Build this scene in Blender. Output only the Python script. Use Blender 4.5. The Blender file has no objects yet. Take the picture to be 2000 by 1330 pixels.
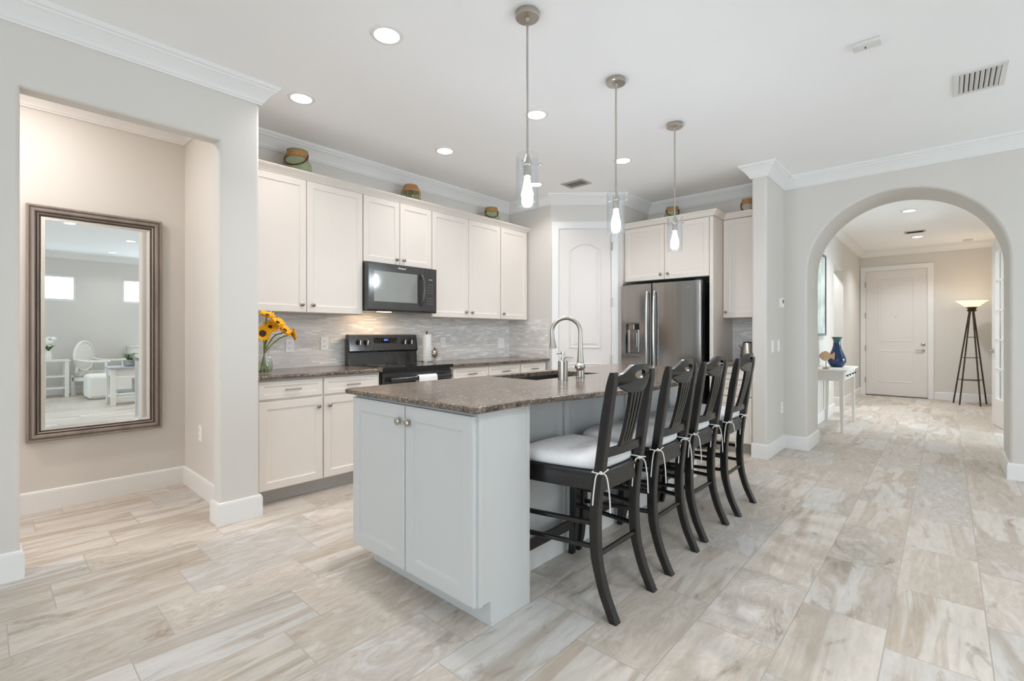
import bpy, bmesh, math, random
from mathutils import Matrix, Vector
PI = math.pi
random.seed(7)
C = bpy.context.scene.collection
SC = bpy.context.scene

# ------------------------------------------------------------------ camera, world, exposure
cam_d = bpy.data.cameras.new('camera')
cam = bpy.data.objects.new('camera', cam_d); C.objects.link(cam)
cam_d.sensor_width = 36.0
cam_d.lens = 936.6 / 2000 * 36
cam_d.shift_y = -12.4 / 2000
cam_d.clip_start = 0.05
cam.location = (0, 0, 1.2)
cam.rotation_euler = (PI / 2, 0, math.atan2(847.6, 936.6) - PI / 2)
SC.camera = cam

world = bpy.data.worlds.new('sky'); SC.world = world
world.use_nodes = True
wb = world.node_tree.nodes['Background']
wb.inputs[0].default_value = (0.80, 0.91, 1.0, 1)
wb.inputs[1].default_value = 2.0

SC.view_settings.view_transform = 'Standard'
SC.view_settings.look = 'None'
SC.view_settings.gamma = 1
SC.view_settings.use_curve_mapping = False
SC.view_settings.exposure = 0.12
SC.cycles.diffuse_bounces = 8
SC.cycles.max_bounces = 16
SC.cycles.transparent_max_bounces = 24
SC.cycles.caustics_reflective = False
SC.cycles.caustics_refractive = False
SC.cycles.sample_clamp_indirect = 6.0

DAY = (0.72, 0.875, 1.0)
WARM = (1.0, 0.95, 0.935)
NEUTRAL = (0.93, 0.965, 1.0)
def area_light(name, loc, rot, sx, sy, power, col, shape='RECTANGLE', parent=None):
    l = bpy.data.lights.new(name, 'AREA'); l.shape = shape; l.size = sx
    if shape in ('RECTANGLE', 'ELLIPSE'): l.size_y = sy
    l.energy = power; l.color = col
    o = bpy.data.objects.new(name, l); C.objects.link(o)
    o.location = loc; o.rotation_euler = rot
    if parent: o.parent = parent
    return o
P_DOOR, P_BACK, P_TRANSOM, P_CAN, P_BULB = 112, 62, 8, 7.6, 185.0
# daylight at the glazed openings of the living room (outside their panes)
area_light('daylight_sliding_door', (-4.85, -0.6, 1.1), (0, -PI / 2 - 0.85, 0), 2.0, 4.6, P_DOOR, DAY)
area_light('daylight_patio_window', (4.05, -4.5, 1.1), (PI / 2 + 0.85, 0, 0), 2.1, 1.9, P_BACK, DAY)
area_light('daylight_transom', (0.95, -4.3, 2.13), (PI / 2, 0, 0), 0.62, 0.5, P_TRANSOM, DAY)
area_light('daylight_transom', (2.35, -4.3, 2.13), (PI / 2, 0, 0), 0.62, 0.5, P_TRANSOM, DAY)

P_STUDY, P_FOYER, P_NICHE = 190, 15.5, 6.8
area_light('daylight_study_window', (8.6, -4.3, 1.35), (PI / 2, 0, 0), 2.2, 1.8, P_STUDY, DAY)

# ------------------------------------------------------------------ materials
def lin(c):
    return tuple(((v / 255) / 12.92 if v / 255 <= 0.04045 else ((v / 255 + 0.055) / 1.055) ** 2.4) for v in c) + (1,)
def new_mat(name):
    m = bpy.data.materials.new(name); m.use_nodes = True
    nt = m.node_tree
    return m, nt, nt.nodes['Principled BSDF']
def mat(name, c, rough=0.5, metal=0.0, var=0.04, scale=6.0, bump=0.0, bscale=200.0, spec=0.5, emit=None, es=0.0, stretch=None):
    m, nt, b = new_mat(name)
    tc = nt.nodes.new('ShaderNodeTexCoord')
    src = tc.outputs['Object']
    if stretch:
        mp = nt.nodes.new('ShaderNodeMapping'); mp.inputs['Scale'].default_value = stretch
        nt.links.new(src, mp.inputs['Vector']); src = mp.outputs['Vector']
    n = nt.nodes.new('ShaderNodeTexNoise'); n.inputs['Scale'].default_value = scale; n.inputs['Detail'].default_value = 4
    nt.links.new(src, n.inputs['Vector'])
    r = nt.nodes.new('ShaderNodeValToRGB')
    l = lin(c)
    r.color_ramp.elements[0].position = 0.3; r.color_ramp.elements[1].position = 0.7
    r.color_ramp.elements[0].color = tuple(v * (1 - var) for v in l[:3]) + (1,)
    r.color_ramp.elements[1].color = tuple(min(1, v * (1 + var)) for v in l[:3]) + (1,)
    nt.links.new(n.outputs['Fac'], r.inputs['Fac'])
    nt.links.new(r.outputs['Color'], b.inputs['Base Color'])
    b.inputs['Roughness'].default_value = rough
    b.inputs['Metallic'].default_value = metal
    b.inputs['Specular IOR Level'].default_value = spec
    if bump:
        n2 = nt.nodes.new('ShaderNodeTexNoise'); n2.inputs['Scale'].default_value = bscale; n2.inputs['Detail'].default_value = 3
        nt.links.new(src, n2.inputs['Vector'])
        bp = nt.nodes.new('ShaderNodeBump'); bp.inputs['Strength'].default_value = bump; bp.inputs['Distance'].default_value = 0.002
        nt.links.new(n2.outputs['Fac'], bp.inputs['Height']); nt.links.new(bp.outputs['Normal'], b.inputs['Normal'])
    if emit:
        b.inputs['Emission Color'].default_value = lin(emit); b.inputs['Emission Strength'].default_value = es
    return m
def glass_mat(name, tint=(255, 255, 255), base=0.06, edge=0.55, rough=0.02):
    m = bpy.data.materials.new(name); m.use_nodes = True
    nt = m.node_tree; nt.nodes.clear()
    o = nt.nodes.new('ShaderNodeOutputMaterial')
    t = nt.nodes.new('ShaderNodeBsdfTransparent'); t.inputs[0].default_value = lin(tint)
    g = nt.nodes.new('ShaderNodeBsdfGlossy'); g.inputs['Roughness'].default_value = rough
    g.inputs[0].default_value = (0.95, 0.97, 0.98, 1)
    lw = nt.nodes.new('ShaderNodeLayerWeight'); lw.inputs['Blend'].default_value = 0.25
    mr = nt.nodes.new('ShaderNodeMapRange'); mr.inputs['To Min'].default_value = base; mr.inputs['To Max'].default_value = edge
    nt.links.new(lw.outputs['Facing'], mr.inputs['Value'])
    mx = nt.nodes.new('ShaderNodeMixShader')
    nt.links.new(mr.outputs['Result'], mx.inputs['Fac']); nt.links.new(t.outputs[0], mx.inputs[1]); nt.links.new(g.outputs[0], mx.inputs[2])
    nt.links.new(mx.outputs[0], o.inputs['Surface'])
    return m
def N(nt, t, **kw):
    n = nt.nodes.new(t)
    for k, v in kw.items(): setattr(n, k, v)
    return n
def math_node(nt, op, a, b=None, c=None):
    n = N(nt, 'ShaderNodeMath', operation=op)
    for i, v in enumerate((a, b, c)):
        if v is None: continue
        if hasattr(v, 'type'): nt.links.new(v, n.inputs[i])
        else: n.inputs[i].default_value = v
    return n.outputs[0]
def ramp(nt, fac, stops):
    r = N(nt, 'ShaderNodeValToRGB')
    while len(r.color_ramp.elements) < len(stops): r.color_ramp.elements.new(0.5)
    for e, (p, c) in zip(r.color_ramp.elements, stops):
        e.position = p; e.color = lin(c)
    nt.links.new(fac, r.inputs['Fac'])
    return r.outputs['Color']
def mixc(nt, fac, a, b, blend='MIX'):
    n = N(nt, 'ShaderNodeMix', data_type='RGBA', blend_type=blend)
    if hasattr(fac, 'type'): nt.links.new(fac, n.inputs[0])
    else: n.inputs[0].default_value = fac
    for i, v in ((6, a), (7, b)):
        if hasattr(v, 'type'): nt.links.new(v, n.inputs[i])
        else: n.inputs[i].default_value = v
    return n.outputs[2]

def floor_material():
    m, nt, b = new_mat('veined_porcelain_tile')
    tc = N(nt, 'ShaderNodeTexCoord'); sp = N(nt, 'ShaderNodeSeparateXYZ'); nt.links.new(tc.outputs['Object'], sp.inputs[0])
    X, Y = sp.outputs[0], sp.outputs[1]
    v = math_node(nt, 'DIVIDE', math_node(nt, 'ADD', Y, 0.125), 0.301)
    row = math_node(nt, 'FLOOR', v)
    u = math_node(nt, 'DIVIDE', math_node(nt, 'SUBTRACT', math_node(nt, 'ADD', X, 0.082), math_node(nt, 'MULTIPLY', row, 0.15)), 0.6)
    col = math_node(nt, 'FLOOR', u)
    fu = math_node(nt, 'MULTIPLY', math_node(nt, 'SUBTRACT', 0.5, math_node(nt, 'ABSOLUTE', math_node(nt, 'SUBTRACT', math_node(nt, 'FRACT', u), 0.5))), 0.6)
    fv = math_node(nt, 'MULTIPLY', math_node(nt, 'SUBTRACT', 0.5, math_node(nt, 'ABSOLUTE', math_node(nt, 'SUBTRACT', math_node(nt, 'FRACT', v), 0.5))), 0.301)
    edge = math_node(nt, 'MINIMUM', fu, fv)
    grout = math_node(nt, 'LESS_THAN', edge, 0.0021)
    cb = N(nt, 'ShaderNodeCombineXYZ'); nt.links.new(col, cb.inputs[0]); nt.links.new(row, cb.inputs[1])
    wn = N(nt, 'ShaderNodeTexWhiteNoise', noise_dimensions='3D'); nt.links.new(cb.outputs[0], wn.inputs['Vector'])
    rnd = wn.outputs['Value']; rc = N(nt, 'ShaderNodeSeparateColor'); nt.links.new(wn.outputs['Color'], rc.inputs[0])
    off = math_node(nt, 'MULTIPLY', rnd, 57.0)
    # stretched vein coordinates, shifted tile by tile
    def coords(sx, sy):
        c = N(nt, 'ShaderNodeCombineXYZ')
        nt.links.new(math_node(nt, 'MULTIPLY', X, sx), c.inputs[0])
        nt.links.new(math_node(nt, 'MULTIPLY', Y, sy), c.inputs[1])
        nt.links.new(off, c.inputs[2])
        return c.outputs[0]
    def noise(vec, scale, detail, dist, rough=0.55):
        n = N(nt, 'ShaderNodeTexNoise'); n.inputs['Scale'].default_value = scale; n.inputs['Detail'].default_value = detail
        n.inputs['Distortion'].default_value = dist; n.inputs['Roughness'].default_value = rough
        nt.links.new(vec, n.inputs['Vector']); return n.outputs['Fac']
    band = noise(coords(0.75, 6.5), 1.0, 8, 0.9)
    cloud = noise(coords(3.2, 7.0), 1.0, 8, 1.6, 0.62)
    fine = noise(coords(9.0, 40.0), 1.0, 5, 0.4)
    cA = ramp(nt, band, [(0.24, (164, 150, 134)), (0.36, (196, 187, 176)), (0.43, (180, 167, 151)), (0.50, (209, 203, 195)), (0.60, (215, 210, 203)), (0.67, (191, 180, 167)), (0.76, (219, 214, 208))])
    cB = ramp(nt, cloud, [(0.22, (132, 116, 98)), (0.33, (182, 168, 152)), (0.43, (206, 199, 190)), (0.52, (192, 182, 170)), (0.62, (212, 207, 201)), (0.80, (222, 217, 211))])
    sel = ramp(nt, rc.outputs[0], [(0.30, (0, 0, 0)), (0.70, (255, 255, 255))])
    base = mixc(nt, sel, cA, cB)
    # soft-edged darker mineral patches
    crack = noise(coords(2.6, 6.5), 1.0, 10, 1.2, 0.68)
    msk = N(nt, 'ShaderNodeMapRange'); msk.inputs['From Min'].default_value = 0.575; msk.inputs['From Max'].default_value = 0.70
    nt.links.new(crack, msk.inputs['Value'])
    base = mixc(nt, math_node(nt, 'MULTIPLY', msk.outputs['Result'], 0.8), base, lin((136, 122, 106)))
    base = mixc(nt, 0.16, base, ramp(nt, fine, [(0.3, (150, 142, 132)), (0.7, (235, 231, 226))]), 'MIX')
    tint = ramp(nt, rc.outputs[1], [(0.0, (238, 236, 233)), (0.5, (255, 252, 249)), (1.0, (243, 246, 250))])
    base = mixc(nt, 1.0, base, tint, 'MULTIPLY')
    final = mixc(nt, grout, base, lin((176, 168, 158)))
    nt.links.new(final, b.inputs['Base Color'])
    b.inputs['Roughness'].default_value = 0.42
    b.inputs['Specular IOR Level'].default_value = 0.35
    bp = N(nt, 'ShaderNodeBump'); bp.inputs['Strength'].default_value = 0.35; bp.inputs['Distance'].default_value = 0.002
    nt.links.new(math_node(nt, 'MINIMUM', math_node(nt, 'MULTIPLY', edge, 300.0), 1.0), bp.inputs['Height'])
    nt.links.new(bp.outputs['Normal'], b.inputs['Normal'])
    return m
def backsplash_material(name, axis):
    m, nt, b = new_mat(name)
    tc = N(nt, 'ShaderNodeTexCoord'); sp = N(nt, 'ShaderNodeSeparateXYZ'); nt.links.new(tc.outputs['Object'], sp.inputs[0])
    U = sp.outputs[0] if axis == 'x' else sp.outputs[1]
    Z = sp.outputs[2]
    v = math_node(nt, 'DIVIDE', Z, 0.0142)
    row = math_node(nt, 'FLOOR', v)
    wr = N(nt, 'ShaderNodeTexWhiteNoise', noise_dimensions='1D'); nt.links.new(row, wr.inputs['W'])
    rl = wr.outputs['Value']
    length = math_node(nt, 'ADD', 0.055, math_node(nt, 'MULTIPLY', math_node(nt, 'FRACT', math_node(nt, 'MULTIPLY', rl, 7.3)), 0.075))
    u = math_node(nt, 'ADD', math_node(nt, 'DIVIDE', U, length), math_node(nt, 'MULTIPLY', rl, 13.0))
    col = math_node(nt, 'FLOOR', u)
    fu = math_node(nt, 'MULTIPLY', math_node(nt, 'SUBTRACT', 0.5, math_node(nt, 'ABSOLUTE', math_node(nt, 'SUBTRACT', math_node(nt, 'FRACT', u), 0.5))), length)
    fv = math_node(nt, 'MULTIPLY', math_node(nt, 'SUBTRACT', 0.5, math_node(nt, 'ABSOLUTE', math_node(nt, 'SUBTRACT', math_node(nt, 'FRACT', v), 0.5))), 0.0142)
    edge = math_node(nt, 'MINIMUM', fu, fv)
    cb = N(nt, 'ShaderNodeCombineXYZ'); nt.links.new(col, cb.inputs[0]); nt.links.new(row, cb.inputs[1])
    wn = N(nt, 'ShaderNodeTexWhiteNoise', noise_dimensions='3D'); nt.links.new(cb.outputs[0], wn.inputs['Vector'])
    c = ramp(nt, wn.outputs['Value'], [(0.0, (220, 216, 212)), (0.22, (227, 223, 219)), (0.45, (213, 211, 210)), (0.62, (231, 227, 222)), (0.8, (240, 237, 233)), (0.93, (250, 249, 246))])
    for e in nt.nodes:
        if e.type == 'VALTORGB': e.color_ramp.interpolation = 'CONSTANT'
    c = mixc(nt, math_node(nt, 'LESS_THAN', edge, 0.0008), c, lin((226, 222, 218)))
    nt.links.new(c, b.inputs['Base Color'])
    b.inputs['Roughness'].default_value = 0.28
    return m
def granite_material():
    m, nt, b = new_mat('speckled_brown_granite')
    tc = N(nt, 'ShaderNodeTexCoord')
    def noise(s, d, dist=0.0):
        n = N(nt, 'ShaderNodeTexNoise'); n.inputs['Scale'].default_value = s; n.inputs['Detail'].default_value = d; n.inputs['Distortion'].default_value = dist
        nt.links.new(tc.outputs['Object'], n.inputs['Vector']); return n.outputs['Fac']
    vo = N(nt, 'ShaderNodeTexVoronoi'); vo.inputs['Scale'].default_value = 130; nt.links.new(tc.outputs['Object'], vo.inputs['Vector'])
    vs = N(nt, 'ShaderNodeSeparateColor'); nt.links.new(vo.outputs['Color'], vs.inputs[0])
    a = ramp(nt, vs.outputs[0], [(0.0, (44, 40, 39)), (0.30, (84, 74, 66)), (0.6, (112, 99, 88)), (0.85, (136, 121, 108)), (1.0, (196, 188, 180))])
    bb = ramp(nt, noise(13, 7, 1.2), [(0.34, (52, 44, 40)), (0.46, (112, 97, 84)), (0.66, (134, 117, 102))])
    c = mixc(nt, 0.5, a, bb)
    nt.links.new(c, b.inputs['Base Color'])
    b.inputs['Roughness'].default_value = 0.18
    b.inputs['Specular IOR Level'].default_value = 0.5
    return m

M = {}
M['wall'] = mat('greige_wall_paint', (217, 213, 207), 0.85, var=0.01, scale=2, spec=0.2)
M['ceiling'] = mat('white_ceiling_paint', (248, 248, 248), 0.9, var=0.006, scale=2, spec=0.15)
M['trim'] = mat('white_trim_paint', (234, 233, 231), 0.45, var=0.01, scale=3)
M['cab'] = mat('warm_white_cabinet_lacquer', (230, 222, 213), 0.4, var=0.012, scale=3)
M['island'] = mat('pale_grey_island_lacquer', (207, 208, 207), 0.42, var=0.012, scale=3)
M['door'] = mat('white_door_paint', (227, 222, 218), 0.4, var=0.01, scale=3)
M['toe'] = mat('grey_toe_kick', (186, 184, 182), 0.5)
M['nickel'] = mat('brushed_nickel', (190, 184, 176), 0.28, 1.0, var=0.05, scale=30, stretch=(1, 1, 12))
M['chrome'] = mat('polished_steel', (198, 196, 192), 0.16, 1.0, var=0.03, scale=20)
M['knob'] = mat('pewter_hardware', (160, 152, 142), 0.3, 1.0, var=0.06, scale=40)
M['stool'] = mat('dark_charcoal_wood_lacquer', (25, 22, 21), 0.27, var=0.12, scale=8, stretch=(1, 1, 0.15), spec=0.6)
M['cushion'] = mat('pale_grey_cotton', (240, 239, 239), 0.95, var=0.03, scale=30, bump=0.25, bscale=500, spec=0.1)
M['cord'] = mat('white_cotton_cord', (222, 220, 216), 0.9, var=0.04, scale=80, bump=0.3, bscale=600)
M['granite'] = granite_material()
M['sink'] = mat('black_composite_sink', (34, 34, 36), 0.45, var=0.2, scale=60)
M['black'] = mat('gloss_black_enamel', (20, 20, 21), 0.12, var=0.1, scale=10, spec=0.6)
M['blackglass'] = mat('black_ceramic_glass', (16, 16, 18), 0.05, var=0.05, scale=10, spec=0.8)
M['mwglass'] = mat('smoked_microwave_glass', (176, 178, 176), 0.06, 0.7, var=0.03, scale=10, spec=1.0)
M['rangeb'] = mat('gloss_charcoal_enamel', (42, 42, 43), 0.14, var=0.08, scale=10, spec=0.8)
M['mwbody'] = mat('slate_grey_enamel', (62, 61, 60), 0.16, var=0.06, scale=10, spec=0.8)
M['darkplastic'] = mat('matte_black_plastic', (28, 28, 29), 0.5, var=0.1)
M['stain'] = mat('dark_stainless_steel', (158, 155, 153), 0.16, 1.0, var=0.05, scale=5, stretch=(1, 6, 0.12), bump=0.5, bscale=2.2)
M['stain_hi'] = mat('bright_stainless_steel', (205, 204, 202), 0.18, 1.0, var=0.03, scale=10)
M['fridge_side'] = mat('black_fridge_side', (22, 22, 23), 0.5)
M['white_plastic'] = mat('white_plastic', (250, 249, 247), 0.35, var=0.01)
M['slot'] = mat('outlet_slot_grey', (120, 118, 116), 0.6)
M['paper'] = mat('white_paper_towel', (243, 242, 240), 0.95, var=0.02, scale=60, bump=0.3, bscale=300)
M['towel'] = mat('white_cotton_towel', (240, 238, 235), 0.95, var=0.02, scale=50, bump=0.4, bscale=400)
M['petal'] = mat('sunflower_yellow', (252, 184, 8), 0.6, var=0.12, scale=40)
M['seed'] = mat('sunflower_seed_brown', (74, 46, 18), 0.85, var=0.3, scale=120)
M['leaf'] = mat('leaf_green', (74, 98, 40), 0.55, var=0.2, scale=30)
M['stem'] = mat('stem_green', (120, 130, 58), 0.55, var=0.2, scale=30)
M['glass'] = glass_mat('clear_glass')
M['shade'] = glass_mat('clear_pendant_glass', (250, 251, 252), 0.05, 0.45)
M['pane'] = glass_mat('window_pane', (255, 255, 255), 0.04, 0.3)
M['water'] = glass_mat('vase_glass', (226, 236, 210), 0.08, 0.55)
M['mirror'] = mat('silvered_mirror', (245, 248, 247), 0.0, 1.0, var=0.0)
M['mframe'] = mat('antique_pewter_frame', (158, 145, 136), 0.36, 0.6, var=0.15, scale=14, stretch=(1, 1, 0.2))
M['mframe_dark'] = mat('dark_bronze_frame_groove', (60, 52, 48), 0.4, 0.6, var=0.15, scale=14)
M['jar_green'] = mat('celadon_green_glaze', (150, 160, 128), 0.16, var=0.12, scale=10)
M['jar_clear'] = mat('woven_lantern_glass', (150, 140, 128), 0.25, var=0.3, scale=50)
M['jar_beige'] = mat('beige_stoneware', (190, 174, 158), 0.4, var=0.08, scale=10)
M['rope'] = mat('brown_jute_rope', (176, 130, 84), 0.9, var=0.25, scale=90, bump=0.6, bscale=300)
M['ropedark'] = mat('dark_twisted_handle', (96, 68, 40), 0.7, var=0.25, scale=90, bump=0.5, bscale=300)
M['bluevase'] = mat('deep_blue_glaze', (24, 52, 92), 0.12, var=0.35, scale=9, spec=0.7)
M['vaseneck'] = mat('teal_green_glaze', (44, 92, 92), 0.14, var=0.3, scale=14, spec=0.7)
M['wood'] = mat('pale_driftwood', (196, 160, 122), 0.7, var=0.15, scale=20, stretch=(1, 1, 6))
M['whitewood'] = mat('white_painted_wood', (232, 230, 224), 0.5, var=0.02, scale=5)
M['bronze'] = mat('dark_bronze_iron', (70, 58, 48), 0.45, 0.6, var=0.15, scale=20)
M['lampglass'] = mat('frosted_lamp_glass', (255, 240, 215), 0.5, emit=(255, 214, 160), es=1.2)
M['bulb'] = mat('glowing_bulb', (255, 255, 255), 0.4, emit=(238, 246, 255), es=P_BULB)
M['lens'] = mat('lit_downlight_lens', (255, 255, 255), 0.4, emit=(255, 250, 242), es=9.0)
M['hood_lamp'] = mat('lit_cooktop_lamp', (255, 235, 205), 0.4, emit=(255, 214, 160), es=8.0)
M['clock'] = mat('blue_lit_display', (30, 40, 110), 0.4, emit=(90, 130, 255), es=1.5)
M['vent'] = mat('white_vent_enamel', (222, 220, 218), 0.5)
M['ventgrey'] = mat('grey_vent_louvers', (176, 172, 168), 0.5)
M['ventdark'] = mat('dark_duct', (86, 84, 82), 0.9)
M['linen'] = mat('white_linen', (232, 230, 224), 0.95, var=0.03, scale=30, bump=0.3, bscale=400)
M['stripe'] = mat('grey_print_fabric', (190, 186, 176), 0.95, var=0.2, scale=18)
M['greytop'] = mat('blue_grey_tabletop', (168, 172, 178), 0.5, var=0.08, scale=12)
M['pot'] = mat('grey_cement_pot', (150, 148, 146), 0.85, var=0.12, scale=30)
M['plant'] = mat('fern_green', (58, 104, 42), 0.5, var=0.25, scale=30)
M['basket'] = mat('silver_patterned_vase', (168, 162, 158), 0.4, var=0.35, scale=40)
M['bloom'] = mat('white_blossom', (240, 240, 232), 0.8, var=0.05, scale=40)
M['canvas'] = mat('soft_green_watercolour_print', (196, 206, 196), 0.7, var=0.35, scale=3.5)
M['matboard'] = mat('pale_picture_edge', (120, 124, 128), 0.5)
M['silver'] = mat('aged_silver_metal', (170, 160, 146), 0.3, 1.0, var=0.2, scale=60)
M['floor'] = floor_material()
M['splash_x'] = backsplash_material('linear_glass_mosaic', 'x')
M['splash_y'] = backsplash_material('linear_glass_mosaic', 'y')

# ------------------------------------------------------------------ mesh builder
class MB:
    def __init__(s, o=(0, 0, 0)):
        s.bm = bmesh.new(); s.o = Vector(o); s.M = Matrix()
    def _v(s, p): return s.bm.verts.new(s.M @ Vector(p))
    def box(s, x0, x1, y0, y1, z0, z1, b=0.0, seg=2):
        vs = [s._v(p) for p in ((x0, y0, z0), (x1, y0, z0), (x1, y1, z0), (x0, y1, z0), (x0, y0, z1), (x1, y0, z1), (x1, y1, z1), (x0, y1, z1))]
        fs = [s.bm.faces.new([vs[i] for i in f]) for f in ((3, 2, 1, 0), (4, 5, 6, 7), (0, 1, 5, 4), (1, 2, 6, 5), (2, 3, 7, 6), (3, 0, 4, 7))]
        if b:
            es = {e for f in fs for e in f.edges}
            bmesh.ops.bevel(s.bm, geom=list(es), offset=b, segments=seg, affect='EDGES', profile=0.5)
        return s
    def ring(s, pts): return [s._v(p) for p in pts]
    def bridge(s, a, b, closed=True):
        n = len(a)
        for i in range(n if closed else n - 1):
            j = (i + 1) % n
            s.bm.faces.new((a[i], a[j], b[j], b[i]))
    def cap(s, r, flip=False):
        s.bm.faces.new(list(reversed(r)) if flip else r)
    def lathe(s, prof, c=(0, 0, 0), n=28, axis='z'):
        rings = []
        for r, z in prof:
            if r < 1e-6: r = 1e-5
            pts = []
            for i in range(n):
                a = 2 * PI * i / n
                p = (r * math.cos(a), r * math.sin(a), z)
                if axis == 'y': p = (p[0], -p[2], p[1])
                if axis == 'x': p = (-p[2], p[0], p[1])
                if axis == '-x': p = (p[2], p[0], p[1])
                pts.append((c[0] + p[0], c[1] + p[1], c[2] + p[2]))
            rings.append(s.ring(pts))
        for a, b in zip(rings, rings[1:]): s.bridge(a, b)
        s.cap(rings[0], True); s.cap(rings[-1])
        return s
    def tube(s, pts, r, n=8, closed=False, flat=1.0):
        pts = [Vector(p) for p in pts]; m = len(pts)
        rr = r if isinstance(r, (list, tuple)) else [r] * m
        up = None; rings = []
        for i in range(m):
            if closed: t = (pts[(i + 1) % m] - pts[i - 1])
            else: t = pts[min(i + 1, m - 1)] - pts[max(i - 1, 0)]
            t.normalize()
            if up is None:
                up = Vector((0, 0, 1)) if abs(t.z) < 0.9 else Vector((1, 0, 0))
            a = t.cross(up)
            if a.length < 1e-5: a = t.orthogonal()
            a.normalize(); up = a.cross(t).normalized()
            rings.append(s.ring([pts[i] + (a * math.cos(2 * PI * k / n) + up * math.sin(2 * PI * k / n) * flat) * rr[i] for k in range(n)]))
        for p, q in zip(rings, rings[1:]): s.bridge(p, q)
        if closed: s.bridge(rings[-1], rings[0])
        else: s.cap(rings[0], True); s.cap(rings[-1])
        return s
    def prism(s, poly, axis, a0, a1, b=0.0):
        f = {'x': lambda p, a: (a, p[0], p[1]), 'y': lambda p, a: (p[0], a, p[1]), 'z': lambda p, a: (p[0], p[1], a)}[axis]
        r0 = s.ring([f(p, a0) for p in poly]); r1 = s.ring([f(p, a1) for p in poly])
        nf = len(s.bm.faces)
        s.bridge(r0, r1); s.cap(r0, True); s.cap(r1)
        if b:
            s.bm.faces.ensure_lookup_table()
            c0 = set(r0); c1 = set(r1)
            es = [e for v in r0 + r1 for e in v.link_edges if (e.verts[0] in c0) == (e.verts[1] in c0)]
            bmesh.ops.bevel(s.bm, geom=list(set(es)), offset=b, segments=2, affect='EDGES', profile=0.5)
        return s
    def sweep(s, prof, path, side=1, closed=False):
        # prof: (out, z) points; path: (x, y) points; out is to the left (side=1) or right (-1) of travel
        m = len(path); P = [Vector(p) for p in path]; rings = []
        for i in range(m):
            def nrm(a, b):
                d = (b - a).normalized(); return Vector((-d.y, d.x)) * side
            if closed or 0 < i < m - 1:
                n0 = nrm(P[i - 1], P[i]); n1 = nrm(P[i], P[(i + 1) % m])
                k = (n0 + n1); k = k / max(0.15, k.dot(n0))
            elif i == 0: k = nrm(P[0], P[1])
            else: k = nrm(P[-2], P[-1])
            rings.append(s.ring([(P[i].x + k.x * o, P[i].y + k.y * o, z) for o, z in prof]))
        for a, b in zip(rings, rings[1:]): s.bridge(a, b)
        if closed: s.bridge(rings[-1], rings[0])
        else: s.cap(rings[0], True); s.cap(rings[-1])
        return s
    def panel(s, x0, x1, z0, z1, y0, y1, rings):
        # slab from y1 (back) to y0 (front, smaller y); rings: (inset, depth behind the front)
        def rect(i, y): return s.ring([(x0 + i, y, z0 + i), (x1 - i, y, z0 + i), (x1 - i, y, z1 - i), (x0 + i, y, z1 - i)])
        back = rect(0, y1); last = rect(0, y0 + rings[0][1] + 0.002); s.cap(back); s.bridge(last, back)
        for ins, dep in rings:
            r = rect(ins, y0 + dep); s.bridge(r, last); last = r
        s.cap(last, True)
        return s
    def sphere(s, c, r, sc=(1, 1, 1), u=16, v=10):
        ret = bmesh.ops.create_uvsphere(s.bm, u_segments=u, v_segments=v, radius=r, matrix=s.M @ Matrix.Translation(c) @ Matrix.Diagonal((*sc, 1)))
        return s
    def build(s, name, m, parent=None, smooth=True, kind=None, angle=0.6):
        bmesh.ops.recalc_face_normals(s.bm, faces=s.bm.faces)
        for v in s.bm.verts: v.co -= s.o
        for f in s.bm.faces: f.smooth = smooth
        if smooth:
            for e in s.bm.edges:
                if len(e.link_faces) == 2 and e.calc_face_angle(0) > angle: e.smooth = False
        me = bpy.data.meshes.new(name); s.bm.to_mesh(me); s.bm.free()
        me.materials.append(m)
        o = bpy.data.objects.new(name, me); C.objects.link(o)
        if parent: o.parent = parent
        else: o.location = s.o
        if smooth:
            wn = o.modifiers.new('weighted_normals', 'WEIGHTED_NORMAL'); wn.keep_sharp = True; wn.weight = 60
        if kind: o['kind'] = kind
        return o

def thing(name, label, cat, loc=(0, 0, 0), rotz=0.0, group=None):
    o = bpy.data.objects.new(name, None); C.objects.link(o)
    o.empty_display_size = 0.1
    o.location = loc; o.rotation_euler = (0, 0, rotz)
    o['label'] = label; o['category'] = cat
    if group: o['group'] = group
    return o
def tag(o, label, cat, group=None):
    o['label'] = label; o['category'] = cat
    if group: o['group'] = group
    return o
def dup(root, loc, label, rotz=None, group=None):
    r = root.copy(); C.objects.link(r); r.location = loc; r['label'] = label
    if rotz is not None: r.rotation_euler = (0, 0, rotz)
    if group: r['group'] = group
    for ch in list(root.children):
        c = ch.copy(); C.objects.link(c); c.parent = r
        for g in list(ch.children):
            d = g.copy(); C.objects.link(d); d.parent = c
    return r
def struct(name, mb, m, smooth=True, parent=None):
    o = mb.build(name, m, parent, smooth)
    o['kind'] = 'structure'
    return o
def arc(cx, cy, r, a0, a1, n):
    return [(cx + r * math.cos(math.radians(a0 + (a1 - a0) * i / n)), cy + r * math.sin(math.radians(a0 + (a1 - a0) * i / n))) for i in range(n + 1)]

# ------------------------------------------------------------------ room shell
CZ = 2.84
struct('floor', MB().box(-4.7, 12.1, -4.3, 4.9, -0.1, 0.0), M['floor'], False)
struct('ceiling', MB().box(-4.7, 12.1, -4.3, 4.9, CZ, CZ + 0.1), M['ceiling'], False)
R = 0.018
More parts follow.
